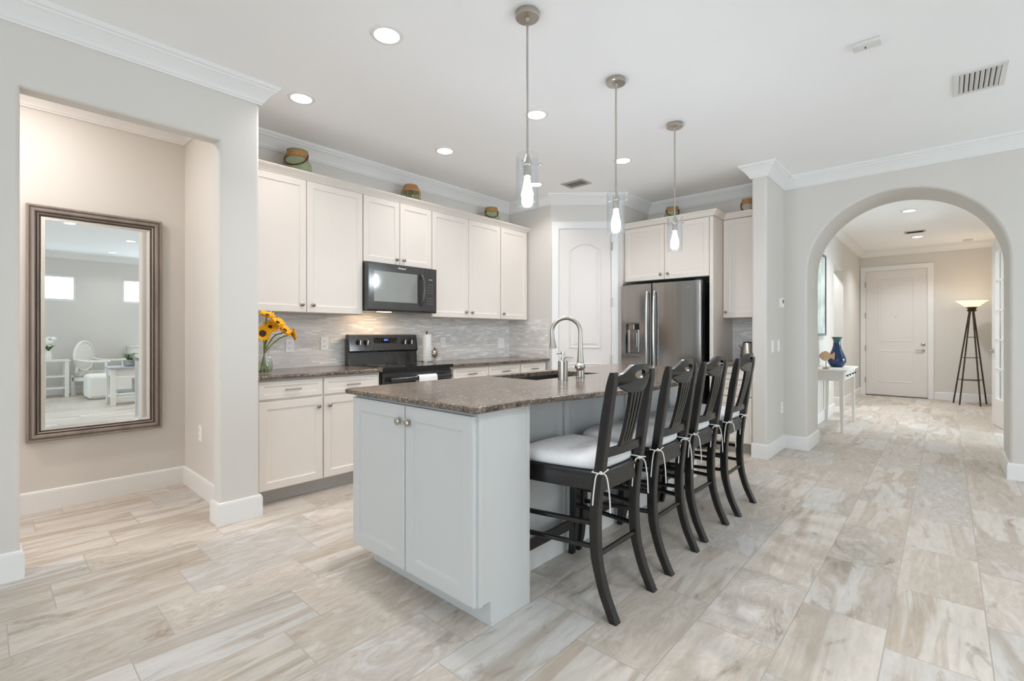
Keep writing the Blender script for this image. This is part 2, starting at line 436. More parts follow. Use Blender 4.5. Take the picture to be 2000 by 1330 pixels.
# opening wall on the left with the passage to the mirror niche
def rounded_pier(mb, x0, x1, y0, y1, z0, z1, r=0.02, corners=(1, 1, 1, 1)):
    poly = []
    for (cx, cy, a, sx, sy), k in zip(((x0, y0, 180, 1, 1), (x1, y0, 270, -1, 1), (x1, y1, 0, -1, -1), (x0, y1, 90, 1, -1)), corners):
        if k: poly += arc(cx + sx * r, cy + sy * r, r, a, a + 90, 5)
        else: poly.append((cx, cy))
    return mb.prism(poly, 'z', z0, z1)
w = MB(); rounded_pier(w, -4.6, 0.125, 3.38, 3.50, 0, 2.42, corners=(0, 1, 1, 0)); w.box(-4.6, 0.125, 3.38, 3.50, 2.42, CZ); struct('wall_left', w, M['wall'])
w = MB()
rounded_pier(w, 1.0, 1.235, 3.38, 3.50, 0, 2.42, corners=(1, 1, 0, 1))
rounded_pier(w, 1.0, 1.235, 3.38, 3.50, 2.42, CZ, corners=(0, 1, 0, 0))
w.box(1.10, 1.235, 3.4995, 4.66, 0, CZ)
struct('wall_pier', w, M['wall'])
w = MB()
hz = 2.42; rb = 0.02
w.prism([(3.38, CZ), (3.38, hz + rb)] + arc(3.38 + rb, hz + rb, rb, 180, 270, 5)[1:] + arc(3.50 - rb, hz + rb, rb, 270, 360, 5) + [(3.50, CZ)], 'x', 0.1249, 1.0)
struct('wall_header', w, M['wall'])
struct('wall_niche', MB().box(-4.6, 1.235, 4.56, 4.66, 0, CZ), M['wall'])
struct('wall_kitchen', MB().box(1.235, 4.62, 4.13, 4.23, 0, CZ), M['wall'])
DA, DB = (4.505, 3.458), (5.05, 2.82)
w = MB()
w.prism([(4.505, 4.13), DA, DB, (5.70, 2.82), (5.70, 4.13)], 'z', 0, CZ)
struct('wall_pantry', w, M['wall'])
# thick wall with the arched opening
w = MB()
ay, ar, asp = 0.335, 0.725, 1.825
pts = [(-4.2, 0), (-4.2, CZ), (4.2, CZ), (4.2, 0), (ay + ar, 0)] + arc(ay, asp, ar, 0, 180, 40) + [(ay - ar, 0)]
w.prism(pts, 'x', 5.70, 6.27)
arch = struct('wall_arch', w, M['wall'])
bv = arch.modifiers.new('round', 'BEVEL'); bv.width = 0.02; bv.segments = 3; bv.limit_method = 'ANGLE'; bv.angle_limit = 1.0; bv.harden_normals = False
arch.modifiers.move(1, 0)
w = MB(); rounded_pier(w, 5.055, 5.70, 1.275, 1.41, 0, CZ, corners=(1, 0, 0, 1))
struct('wall_wing', w, M['wall'])
# foyer
FY0, FY1, FX1 = -0.72, 1.28, 11.8
w = MB(); w.box(6.27, 8.80, FY1, FY1 + 0.15, 0, CZ); struct('wall_foyer_left', w, M['wall'])
w = MB(); w.box(8.80, 9.72, FY1, FY1 + 0.15, 2.27, CZ); struct('wall_foyer_lintel', w, M['wall'])
w = MB(); w.box(9.72, FX1, FY1, FY1 + 0.40, 0, CZ); struct('wall_foyer_nib', w, M['wall'])
w = MB(); w.box(6.27, 9.72, FY1 + 0.9, FY1 + 1.0, 0, CZ); struct('wall_hall', w, M['wall'])
struct('wall_foyer_end', MB().box(FX1, FX1 + 0.12, -0.9, 2.3, 0, CZ), M['wall'])
# living room behind the camera
BY = -4.05
def wall_with_holes(name, u0, u1, axis, c0, c1, holes):
    # strips of wall around rectangular holes (u0,u1,z0,z1), sorted along u
    mb = MB(); cur = u0
    def bx(a, b, z0, z1):
        if b - a < 1e-4 or z1 - z0 < 1e-4: return
        if axis == 'x': mb.box(a, b, c0, c1, z0, z1)
        else: mb.box(c0, c1, a, b, z0, z1)
    for h0, h1, z0, z1 in holes:
        bx(cur, h0, 0, CZ); bx(h0, h1, 0, z0); bx(h0, h1, z1, CZ); cur = h1
    bx(cur, u1, 0, CZ)
    return struct(name, mb, M['wall'])
wall_with_holes('wall_back', -4.6, 5.70, 'x', BY - 0.12, BY, [(0.62, 1.29, 1.87, 2.39), (2.02, 2.69, 1.87, 2.39), (2.95, 5.15, 0.15, 2.45)])
wall_with_holes('wall_foyer_right', 6.27, FX1, 'x', FY0 - 0.12, FY0, [(7.40, 9.02, 0.0, 2.46)])
wall_with_holes('wall_study', 6.27, FX1, 'x', BY - 0.12, BY, [(7.4, 9.8, 0.4, 2.3)])
struct('wall_study_end', MB().box(FX1, FX1 + 0.12, BY, -0.9, 0, CZ), M['wall'])
wall_with_holes('wall_side', -4.2, 4.9, 'y', -4.6, -4.48, [(-3.0, 1.8, 0.06, 2.44)])
def window(name, u0, u1, z0, z1, axis, c, nv=0):
    o = bpy.data.objects.new(name, None); C.objects.link(o); o['kind'] = 'structure'
    base = ((u0 + u1) / 2, c, z0) if axis == 'x' else (c, (u0 + u1) / 2, z0)
    o.location = base
    f = MB(base); p = MB(base); t = 0.045
    def bx(mb, a, b, e0, e1, d):
        if axis == 'x': mb.box(a, b, c - d, c + d, e0, e1)
        else: mb.box(c - d, c + d, a, b, e0, e1)
    bx(f, u0, u0 + t, z0, z1, 0.03); bx(f, u1 - t, u1, z0, z1, 0.03)
    bx(f, u0 + t, u1 - t, z0, z0 + t, 0.03); bx(f, u0 + t, u1 - t, z1 - t, z1, 0.03)
    for k in range(nv):
        u = u0 + (u1 - u0) * (k + 1) / (nv + 1); bx(f, u - 0.04, u + 0.04, z0 + t, z1 - t, 0.03)
    bx(p, u0 + t, u1 - t, z0 + t, z1 - t, 0.003)
    f.build('window_frame', M['trim'], o); p.build('pane', M['pane'], o)
window('window_1', 0.62, 1.29, 1.87, 2.39, 'x', BY - 0.06)
window('window_2', 2.02, 2.69, 1.87, 2.39, 'x', BY - 0.06)
window('window_3', 2.95, 5.15, 0.15, 2.45, 'x', BY - 0.06, 1)
window('window_5', 7.4, 9.8, 0.4, 2.3, 'x', BY - 0.06, 1)
window('window_4', -3.0, 1.8, 0.06, 2.44, 'y', -4.54, 2)

# baseboards and crown
BBP = [(0, 0), (0.016, 0), (0.016, 0.118), (0.009, 0.135), (0, 0.138)]
def bb(name, path, side=1, closed=False): struct(name, MB().sweep(BBP, path, side, closed), M['trim'])
bb('baseboard_pier', [(1.10, 4.56), (1.10, 3.50), (1.0, 3.50), (1.0, 3.38), (1.235, 3.38), (1.235, 3.53)], -1)
bb('baseboard_niche', [(-4.4, 4.56), (1.10, 4.56)], -1)
bb('baseboard_left', [(0.125, 3.50), (0.125, 3.38), (-4.48, 3.38)], 1)
bb('baseboard_wing', [(5.055, 1.41), (5.055, 1.275), (5.70, 1.275), (5.70, ay + ar), (6.27, ay + ar)], -1)
bb('baseboard_arch', [(6.27, ay - ar), (5.70, ay - ar), (5.70, BY)], -1)
bb('baseboard_foyer', [(6.27, FY1), (8.80, FY1)], -1)
bb('baseboard_nib', [(9.72, FY1 + 0.3), (9.72, FY1), (FX1, FY1), (FX1, 1.25)], -1)
bb('baseboard_entry', [(FX1, 0.16), (FX1, FY0)], -1)
bb('baseboard_back', [(5.70, BY), (-4.48, BY)], -1)
CRP = [(0, -0.122), (0.012, -0.122), (0.016, -0.112), (0.022, -0.108), (0.026, -0.096), (0.032, -0.090), (0.046, -0.066), (0.066, -0.044), (0.080, -0.036), (0.083, -0.026), (0.092, -0.022), (0.100, -0.008), (0.100, 0.0), (0, 0)]
CRP = [(o, CZ + z) for o, z in CRP]
def crown(name, path, side): struct(name, MB().sweep(CRP, path, side), M['trim'])
crown('trim_1', [(-4.48, BY), (-4.48, 3.38), (1.235, 3.38), (1.235, 4.13), (4.505, 4.13), DA, DB, (5.70, 2.82), (5.70, 1.41), (5.055, 1.41), (5.055, 1.275), (5.70, 1.275), (5.70, BY), (-4.48, BY)], -1)
crown('trim_2', [(-4.4, 4.56), (1.10, 4.56), (1.10, 3.52)], -1)
crown('trim_3', [(6.27, FY1), (FX1, FY1), (FX1, FY0), (6.27, FY0)], -1)

# backsplash
struct('wall_backsplash_kitchen', MB().box(1.24, 4.505, 4.122, 4.13, 0.914, 1.372), M['splash_x'], False)
struct('wall_backsplash_return', MB().box(4.497, 4.505, 3.50, 4.122, 0.914, 1.372), M['splash_y'], False)
struct('wall_backsplash_coffee', MB().box(5.692, 5.70, 1.41, 1.79, 0.914, 1.374), M['splash_y'], False)

# ------------------------------------------------------------------ doors
def casing(mb, w, h, cw, t, y=0.0):
    # flat casing around an opening of width w, height h; local frame, front to -y
    mb.prism([(-cw, 0), (0, 0), (0, h), (w, h), (w, 0), (w + cw, 0), (w + cw, h + cw), (-cw, h + cw)], 'y', y - t, y, b=0.004)
def lever(o, x, z, sx, m):
    mb = MB(); mb.lathe([(0.0, 0), (0.03, 0), (0.03, 0.008), (0.012, 0.012), (0.012, 0.04), (0, 0.042)], (x, -0.001, z), 18, 'y')
    mb.tube([(x, -0.035, z), (x + sx * 0.05, -0.038, z), (x + sx * 0.11, -0.034, z - 0.004)], [0.009, 0.008, 0.006], 10)
    return mb.build('door_handle', m, o)
# pantry door on the diagonal wall
dv = Vector((DB[0] - DA[0], DB[1] - DA[1])); dl = dv.length; dn = dv.normalized()
ang = math.atan2(dn.y, dn.x)
p0 = Vector(DA) + dn * 0.088
d1 = bpy.data.objects.new('door_1', None); C.objects.link(d1); d1['kind'] = 'structure'
d1.location = (p0.x, p0.y, 0); d1.rotation_euler = (0, 0, ang)
# local frame: x along the wall, +y into the wall, front to -y
DWd, DH = 0.622, 2.445
mb = MB(); casing(mb, DWd, DH, 0.078, 0.02); mb.build('casing', M['trim'], d1)
mb = MB(); mb.panel(0.004, DWd - 0.004, 0.01, DH - 0.004, -0.006, -0.0005, [(0.002, 0)]); slab = mb.build('door_slab', M['door'], d1, angle=0.3)
def arch_panel(x0, x1, z0, z1, rise):
    pts = [(x0, z0), (x1, z0), (x1, z1)]
    for i in range(1, 16):
        t = i / 16; pts.append((x1 + (x0 - x1) * t, z1 + rise * math.sin(PI * t) ** 0.9))
    pts.append((x0, z1)); return pts
def off_poly(poly, d):
    cx = sum(p[0] for p in poly) / len(poly); cz = (max(p[1] for p in poly) + min(p[1] for p in poly)) / 2
    out = []
    n = len(poly)
    for i in range(n):
        a = Vector(poly[i - 1]); b = Vector(poly[i]); c = Vector(poly[(i + 1) % n])
        n0 = (b - a).normalized(); n1 = (c - b).normalized()
        n0 = Vector((-n0.y, n0.x)); n1 = Vector((-n1.y, n1.x))
        k = n0 + n1; k = k / max(0.2, k.dot(n0)); out.append((b.x + k.x * d, b.y + k.y * d))
    return out
def raised_panel(parent, poly, y, name='panel_moulding', m=None, relief=1.0):
    # moulded frame and raised field in front of y (front to -y)
    mb = MB(); last = None
    for d, dep in ((0.0, 0.0), (0.005, -0.011), (0.014, -0.010), (0.022, -0.0005), (0.032, -0.0005), (0.056, -0.009)):
        r = mb.ring([(p[0], y + dep * relief, p[1]) for p in off_poly(poly, d)])
        if last: mb.bridge(last, r)
        last = r
    mb.cap(last)
    return mb.build(name, m or M['door'], parent, angle=0.3)
raised_panel(d1, arch_panel(0.125, 0.500, 1.035, 2.185, 0.09), -0.006)
raised_panel(d1, [(0.125, 0.25), (0.500, 0.25), (0.500, 0.86), (0.125, 0.86)], -0.006)
for z in (0.33, 0.90, 1.57, 2.23):
    mb = MB(); mb.tube([(DWd + 0.003, -0.024, z - 0.05), (DWd + 0.003, -0.024, z + 0.05)], 0.009, 10); mb.build('hinge', M['nickel'], d1)
lever(d1, 0.06, 0.93, 1, M['nickel'])
# front door at the end of the foyer (front faces -x)
d2 = bpy.data.objects.new('door_2', None); C.objects.link(d2); d2['kind'] = 'structure'
d2.location = (FX1, 1.183, 0); d2.rotation_euler = (0, 0, -PI / 2)
mb = MB(); casing(mb, 0.932, 2.44, 0.085, 0.022); mb.build('casing', M['trim'], d2)
mb = MB(); mb.panel(0.004, 0.928, 0.012, 2.434, -0.008, -0.0005, [(0.002, 0)]); mb.build('door_slab', M['door'], d2, angle=0.3)
raised_panel(d2, [(0.20, 1.06), (0.732, 1.06), (0.732, 2.27), (0.20, 2.27)], -0.008, relief=0.5)
raised_panel(d2, [(0.20, 0.27), (0.732, 0.27), (0.732, 0.88), (0.20, 0.88)], -0.008, relief=0.5)
for z in (0.30, 0.92, 1.57, 2.18):
    mb = MB(); mb.tube([(-0.003, -0.026, z - 0.05), (-0.003, -0.026, z + 0.05)], 0.009, 10); mb.build('hinge', M['nickel'], d2)
lever(d2, 0.868, 0.895, -1, M['nickel'])
mb = MB(); mb.lathe([(0, 0), (0.03, 0), (0.03, 0.012), (0.018, 0.02), (0, 0.022)], (0.868, -0.006, 1.01), 18, 'y'); mb.build('deadbolt', M['nickel'], d2)
mb = MB(); mb.lathe([(0, 0), (0.012, 0), (0.010, 0.006), (0, 0.007)], (0.466, -0.013, 1.53), 12, 'y'); mb.build('peephole', M['nickel'], d2)
mb = MB(); mb.box(0.0, 0.932, -0.03, 0.0, 0, 0.012); mb.build('threshold', M['bronze'], d2)
# open french door leaf at the right of the foyer
p1 = Vector((9.05, -0.455)); p2 = Vector((8.27, -0.575)); fd = (p2 - p1).normalized()
d3 = bpy.data.objects.new('door_3', None); C.objects.link(d3); d3['kind'] = 'structure'
d3.location = (p1.x, p1.y, 0); d3.rotation_euler = (0, 0, math.atan2(fd.y, fd.x))
FW = (p2 - p1).length; FH = 2.43
# local x from the free edge towards the hinges; visible face is local -y (towards +Y of the room)
mb = MB(); T = 0.04
mb.box(0, 0.15, 0, T, 0.012, FH, 0.002); mb.box(FW - 0.15, FW, 0, T, 0.012, FH, 0.002)
mb.box(0.15, FW - 0.15, 0, T, FH - 0.15, FH, 0.002); mb.box(0.15, FW - 0.15, 0, T, 0.012, 0.36, 0.002)
mb.build('door_slab', M['door'], d3, angle=0.3)
mb = MB()
mb.box(FW / 2 - 0.012, FW / 2 + 0.012, 0.004, T - 0.004, 0.36, FH - 0.15)
for k in range(1, 5):
    z = 0.36 + (FH - 0.51) * k / 5; mb.box(0.15, FW - 0.15, 0.005, T - 0.005, z - 0.012, z + 0.012)
mb.build('muntins', M['door'], d3)
mb = MB(); mb.box(0.15, FW - 0.15, T / 2 - 0.003, T / 2 + 0.003, 0.36, FH - 0.15); mb.build('pane', M['pane'], d3)
lever(d3, 0.065, 0.98, 1, M['nickel'])
mb = MB(); mb.box(-0.004, 0.002, 0.008, 0.032, 0.93, 1.03); mb.build('latch_plate', M['nickel'], d3)

# ------------------------------------------------------------------ cabinets
DR = [(0.003, 0.0), (0.052, 0.0), (0.056, 0.006), (0.066, 0.009), (0.072, 0.009)]
DRW = [(0.003, 0.0), (0.032, 0.0), (0.036, 0.005), (0.043, 0.007)]
def knob(parent, x, z, y=-0.02, m=None, r=0.0155):
    mb = MB(); mb.lathe([(0, 0), (0.007, 0), (0.0055, 0.006), (0.0055, 0.012), (r, 0.017), (r, 0.022), (r * 0.6, 0.027), (0, 0.028)], (x, y, z), 16, 'y')
    return mb.build('knob', m or M['knob'], parent)
def pull(parent, x, z, y=-0.02):
    mb = MB()
    for s in (-0.04, 0.04): mb.tube([(x + s, y + 0.001, z), (x + s, y - 0.026, z)], 0.004, 8)
    mb.tube([(x - 0.056, y - 0.026, z), (x + 0.056, y - 0.026, z)], 0.0055, 10)
    return mb.build('pull', M['knob'], parent)
def cab_door(parent, x0, x1, z0, z1, kx, kz, m, km=None, kr=0.0155):
    mb = MB(); mb.panel(x0, x1, z0, z1, -0.02, -0.001, DR)
    d = mb.build('door', m, parent, angle=0.3)
    knob(d, kx, kz, m=km, r=kr)
    return d
def cab_drawer(parent, x0, x1, z0, z1, m):
    mb = MB(); mb.panel(x0, x1, z0, z1, -0.02, -0.001, DRW)
    d = mb.build('drawer', m, parent, angle=0.3)
    pull(d, (x0 + x1) / 2, (z0 + z1) / 2); return d
def cabinet(name, label, cat, loc, rot, w, d, z0, z1, m, doors=(), drawers=(), toe=False, group=None, km=None, kr=0.0155):
    t = thing(name, label, cat, loc, rot, group)
    mb = MB(); mb.box(0.0, w, 0, d, z0, z1, 0.0015, 1); mb.build('body', m, t, angle=0.3)
    for a in doors: cab_door(t, *a, m, km, kr)
    for a in drawers: cab_drawer(t, *a, m)
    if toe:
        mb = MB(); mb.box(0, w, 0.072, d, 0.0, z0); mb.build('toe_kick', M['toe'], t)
    return t
UF, UD = 3.82, 0.31
UZ0, UZ1 = 1.372, 2.435
def u(x): return x
GU = 'wall cabinets along the left kitchen wall'
a = 1.24; cabinet('wall_cabinet', 'tall two-door white wall cabinet beside the left pier, above the sunflowers', 'cabinet', (a, UF, 0), 0, 2.247 - a, UD, UZ0, UZ1, M['cab'],
    [(1.262 - a, 1.743 - a, UZ0 + 0.003, UZ1 - 0.003, 1.705 - a, 1.435), (1.749 - a, 2.243 - a, UZ0 + 0.003, UZ1 - 0.003, 1.795 - a, 1.435)], group=GU)
a = 2.249; cabinet('wall_cabinet', 'short two-door white wall cabinet directly above the black microwave', 'cabinet', (a, UF, 0), 0, 3.009 - a, UD, 1.842, UZ1, M['cab'],
    [(2.253 - a, 2.628 - a, 1.846, UZ1 - 0.003, 2.592 - a, 1.895), (2.634 - a, 3.005 - a, 1.846, UZ1 - 0.003, 2.670 - a, 1.895)], group=GU)
a = 3.011; cabinet('wall_cabinet', 'tall two-door white wall cabinet immediately right of the microwave', 'cabinet', (a, UF, 0), 0, 4.005 - a, UD, UZ0, UZ1, M['cab'],
    [(3.015 - a, 3.503 - a, UZ0 + 0.003, UZ1 - 0.003, 3.462 - a, 1.435), (3.509 - a, 4.001 - a, UZ0 + 0.003, UZ1 - 0.003, 3.552 - a, 1.435)], group=GU)
a = 4.007; cabinet('wall_cabinet', 'narrow single-door white wall cabinet at the far end next to the pantry', 'cabinet', (a, UF, 0), 0, 4.478 - a, UD, UZ0, UZ1, M['cab'],
    [(4.011 - a, 4.474 - a, UZ0 + 0.003, UZ1 - 0.003, 4.050 - a, 1.435)], group=GU)
CCP = [(0, 2.437), (0.012, 2.437), (0.012, 2.447), (0.019, 2.448), (0.022, 2.456), (0.036, 2.470), (0.038, 2.477), (0.046, 2.478), (0.046, 2.485), (0.052, 2.486), (0.052, 2.494), (0, 2.494)]
mb = MB((1.24, UF, 2.437)); mb.sweep(CCP, [(1.24, UF - 0.002), (4.478, UF - 0.002), (4.478, 4.125)], -1)
tag(mb.build('cabinet_crown', M['cab']), 'white crown moulding running along the top of the left wall cabinets', 'moulding')

BF = 3.51
GB = 'base cabinets under the left wall counter'
a = 1.255; cabinet('base_cabinet', 'white base cabinet with two drawers and two doors left of the black range', 'cabinet', (a, BF, 0), 0, 2.225 - a, 0.612, 0.105, 0.884, M['cab'],
    [(1.272 - a, 1.726 - a, 0.113, 0.727, 1.690 - a, 0.66), (1.738 - a, 2.205 - a, 0.113, 0.727, 1.776 - a, 0.66)],
    [(1.272 - a, 1.726 - a, 0.745, 0.868), (1.738 - a, 2.205 - a, 0.745, 0.868)], True, GB)
a = 3.0; cabinet('base_cabinet', 'white base cabinet with two drawers directly right of the black range', 'cabinet', (a, BF, 0), 0, 4.0 - a, 0.612, 0.105, 0.884, M['cab'],
    [(3.02 - a, 3.495 - a, 0.113, 0.727, 3.455 - a, 0.66), (3.505 - a, 3.99 - a, 0.113, 0.727, 3.55 - a, 0.66)],
    [(3.02 - a, 3.495 - a, 0.745, 0.868), (3.505 - a, 3.99 - a, 0.745, 0.868)], True, GB)
a = 4.002; cabinet('base_cabinet', 'single-drawer white base cabinet at the far end beside the pantry', 'cabinet', (a, BF, 0), 0, 4.46 - a, 0.612, 0.105, 0.884, M['cab'],
    [(4.01 - a, 4.445 - a, 0.113, 0.727, 4.05 - a, 0.66)], [(4.01 - a, 4.445 - a, 0.745, 0.868)], True, GB)

def slab_with_edge(o, poly, z0, z1, r, hole=None):
    # stone slab with a rounded edge; poly counter-clockwise, optional rectangular hole
    mb = MB(o)
    prof = [(r, z0), (r * 0.3, z0 + r * 0.3), (0, z0 + r), (0, z1 - r), (r * 0.3, z1 - r * 0.3), (r, z1)]
    rings = [mb.ring([(p[0], p[1], z) for p in off_poly(poly, ins)]) for ins, z in prof]
    for p, q in zip(rings, rings[1:]): mb.bridge(p, q)
    if hole:
        hb = mb.ring([(x, y, z0) for x, y in hole]); ht = mb.ring([(x, y, z1) for x, y in hole]); mb.bridge(hb, ht)
        for a_, b_ in ((rings[0], hb), (rings[-1], ht)):
            es = []
            for lp in (a_, b_):
                for i in range(len(lp)):
                    e = mb.bm.edges.get((lp[i], lp[(i + 1) % len(lp)])) or mb.bm.edges.new((lp[i], lp[(i + 1) % len(lp)]))
                    es.append(e)
            bmesh.ops.triangle_fill(mb.bm, use_beauty=True, use_dissolve=False, edges=es)
    else:
        mb.cap(rings[0], True); mb.cap(rings[-1])
    return mb
CT0, CT1 = 0.885, 0.914
o = slab_with_edge((1.25, 3.8, CT0), [(1.24, 3.462), (2.228, 3.462), (2.228, 4.121), (1.24, 4.121)], CT0, CT1, 0.008)
tag(o.build('countertop', M['granite'], angle=0.5), 'brown granite wall countertop left of the range, under the sunflowers', 'countertop', 'granite worktops')
o = slab_with_edge((3.8, 3.8, CT0), [(2.998, 3.462), (4.487, 3.462), (4.487, 4.121), (2.998, 4.121)], CT0, CT1, 0.008)
tag(o.build('countertop', M['granite'], angle=0.5), 'brown granite wall countertop right of the range, ending at the pantry', 'countertop', 'granite worktops')

# ------------------------------------------------------------------ island
IZ = CT0
t = thing('island_end_cabinet', 'pale grey two-door cabinet on the near end of the island', 'cabinet', (1.332, 2.32, 0), -PI / 2)
# local x runs from Y=2.32 towards the camera (Y decreasing), local y into +X
WI = 2.32 - 1.387
mb = MB(); mb.box(0, WI - 0.018, 0, 0.312, 0.104, IZ, 0.0015, 1); mb.build('body', M['island'], t, angle=0.3)
mb = MB(); mb.prism([(0, 0.104), (0.07, 0.104), (0.07, 0), (0.312, 0), (0.312, IZ), (0, IZ)], 'x', WI - 0.018, WI, b=0.0015); mb.build('side_panel', M['island'], t, angle=0.3)
mb = MB()
mb.box(WI, WI + 0.006, 0.292, 0.312, 0.0, IZ); mb.box(WI, WI + 0.006, 0.0, 0.02, 0.104, IZ); mb.box(WI, WI + 0.006, 0.07, 0.292, 0.0, 0.018)
mb.build('edge_strip', M['island'], t, angle=0.3)
mb = MB(); mb.box(0.06, WI - 0.018, 0.07, 0.312, 0, 0.104); mb.build('toe_kick', M['island'], t)
DI = [(0.004, 0.0), (0.064, 0.0), (0.068, 0.007), (0.076, 0.010), (0.082, 0.010)]
for x0, x1, kx in ((0.004, 0.463, 0.43), (0.469, 0.926, 0.502)):
    mb = MB(); mb.panel(x0, x1, 0.106, 0.870, -0.022, -0.001, DI); d = mb.build('door', M['island'], t, angle=0.3)
    knob(d, kx, 0.796, y=-0.022, m=M['nickel'], r=0.0185)
t = thing('kitchen_island', 'long pale grey island body with panelled back and white baseboard', 'kitchen island', (2.85, 1.95, 0))
o3 = (2.85, 1.95, 0)
mb = MB(o3); mb.box(1.6465, 2.25, 1.575, 2.30, 0.0, IZ); mb.box(2.25, 3.09, 1.575, 1.82, 0.0, IZ); mb.box(2.25, 3.09, 1.82, 2.30, 0.0, 0.66); mb.box(3.09, 4.04, 1.575, 2.30, 0.0, IZ)
mb.build('body', M['island'], t)
for x0, x1 in ((1.66, 2.24), (2.25, 3.07), (3.08, 4.03)):
    mb = MB(o3); mb.M = Matrix.Translation((x1, 2.30, 0)) @ Matrix.Rotation(PI, 4, 'Z'); mb.panel(0, x1 - x0, 0.113, 0.868, -0.02, -0.0005, DR); mb.build('door', M['island'], t, angle=0.3)
mb = MB(o3); mb.sweep([(0, 0), (0.014, 0), (0.014, 0.125), (0.008, 0.138), (0, 0.14)], [(1.6465, 1.575), (4.04, 1.575), (4.04, 2.30)], -1); mb.build('baseboard', M['trim'], t)
for x in (2.16, 2.84, 3.52, 4.0):
    mb = MB(o3); mb.box(x, x + 0.045, 1.560, 1.576, 0.14, IZ, 0.002); mb.build('pilaster', M['island'], t)

def bow_edge(n=44):
    out = []
    x0, x1 = 1.285, 4.11
    for i in range(n + 1):
        x = x0 + (x1 - x0) * i / n
        a = min(1, max(0, (x - 1.55) / 0.95)); b = min(1, max(0, (x1 - 0.27 - x) / 0.95))
        sm = lambda q: q * q * (3 - 2 * q)
        out.append((x, 1.352 - 0.155 * sm(a) * sm(b)))
    return out
poly = bow_edge()
poly[0] = (1.300, 1.352); poly.insert(0, (1.285, 1.367)); poly += [(4.11, 2.355), (4.095, 2.37), (1.305, 2.37), (1.285, 2.35)]
hole = [(2.31, 1.885), (3.03, 1.885), (3.03, 2.275), (2.31, 2.275)]
o = slab_with_edge((2.7, 1.85, CT0), poly, 0.8855, 0.914, 0.010, hole)
tag(o.build('island_countertop', M['granite'], angle=0.5), 'large brown speckled granite island countertop with bowed seating edge', 'countertop', 'granite worktops')
# sink basin
mb = MB((2.67, 2.08, 0.7))
r0 = [(2.295, 1.870), (3.045, 1.870), (3.045, 2.289), (2.295, 2.289)]
r1 = [(2.312, 1.887), (3.028, 1.887), (3.028, 2.273), (2.312, 2.273)]
r2 = [(2.33, 1.905), (3.01, 1.905), (3.01, 2.255), (2.33, 2.255)]
top = 0.8845
A = mb.ring([(x, y, 0.69) for x, y in r0]); B = mb.ring([(x, y, top) for x, y in r0]); Cc = mb.ring([(x, y, top) for x, y in r1]); D = mb.ring([(x, y, 0.705) for x, y in r2])
mb.cap(A, True); mb.bridge(A, B); mb.bridge(B, Cc); mb.bridge(Cc, D); mb.cap(D)
t = thing('sink', 'black composite sink set into the island countertop', 'sink', (2.67, 2.08, 0.69)); mb.o = Vector((2.67, 2.08, 0.69)); mb.build('basin', M['sink'], t, angle=0.3)
mb = MB((2.67, 2.08, 0.69)); mb.lathe([(0, 0.706), (0.045, 0.706), (0.045, 0.709), (0.03, 0.707), (0, 0.707)], (2.67, 2.08, 0), 20); mb.build('drain', M['chrome'], t)

# faucet (spout swings towards the kitchen side)
fx, fy = 2.665, 1.80
t = thing('faucet', 'tall brushed steel gooseneck faucet behind the island sink', 'faucet', (fx, fy, 0.914))
mb = MB(); mb.lathe([(0, 0.0005), (0.031, 0.0005), (0.031, 0.005), (0.0285, 0.008), (0.027, 0.05), (0.024, 0.09), (0.020, 0.13), (0.0165, 0.19), (0.0142, 0.24), (0.0138, 0.25), (0, 0.25)], n=24); mb.build('base', M['nickel'], t)
dirv = Vector((-0.62, 0.78, 0)).normalized()
pts = [(0, 0, 0.24)]
Rr = 0.094
for i in range(0, 15):
    a = PI * i / 14 * 1.06
    c = Vector((0, 0, 0.30)) + dirv * (Rr - Rr * math.cos(a)) + Vector((0, 0, Rr * math.sin(a)))
    pts.append(c)
pts.insert(1, (0, 0, 0.275))
mb = MB(); mb.tube(pts, 0.0136, 14); mb.build('spout', M['nickel'], t)
e = Vector(pts[-1]); dd = (Vector(pts[-1]) - Vector(pts[-2])).normalized()
mb = MB(); mb.tube([e - dd * 0.002, e + dd * 0.03, e + dd * 0.06, e + dd * 0.088, e + dd * 0.09], [0.0142, 0.0155, 0.020, 0.0255, 0.022], 16); mb.build('spray_head', M['nickel'], t)
mb = MB(); lv = Vector((-0.80, -0.45, 0)).normalized()
hub = Vector((0, 0, 0.073)) + lv * 0.024
mb.sphere(hub, 0.036, (1, 1, 0.76)); mb.tube([hub, hub + lv * 0.055 + Vector((0, 0, -0.004)), hub + lv * 0.10 + Vector((0, 0, 0.0))], [0.010, 0.0075, 0.006], 10); mb.build('lever', M['nickel'], t)
# soap dispenser
t = thing('soap_dispenser', 'cylindrical brushed steel soap dispenser standing left of the faucet', 'soap dispenser', (2.435, 1.775, 0.914))
mb = MB(); mb.lathe([(0, 0.0005), (0.031, 0.0005), (0.031, 0.118), (0.028, 0.122), (0.012, 0.126), (0, 0.126)], n=28); mb.build('bottle', M['nickel'], t)
mb = MB(); mb.lathe([(0, 0.125), (0.011, 0.125), (0.011, 0.14), (0.005, 0.142), (0.005, 0.155), (0.0125, 0.157), (0.0125, 0.178), (0, 0.179)], n=16)
mb.tube([(0, 0, 0.168), (-0.02, 0.015, 0.168), (-0.032, 0.024, 0.163)], [0.005, 0.0045, 0.004], 8); mb.build('pump', M['chrome'], t)

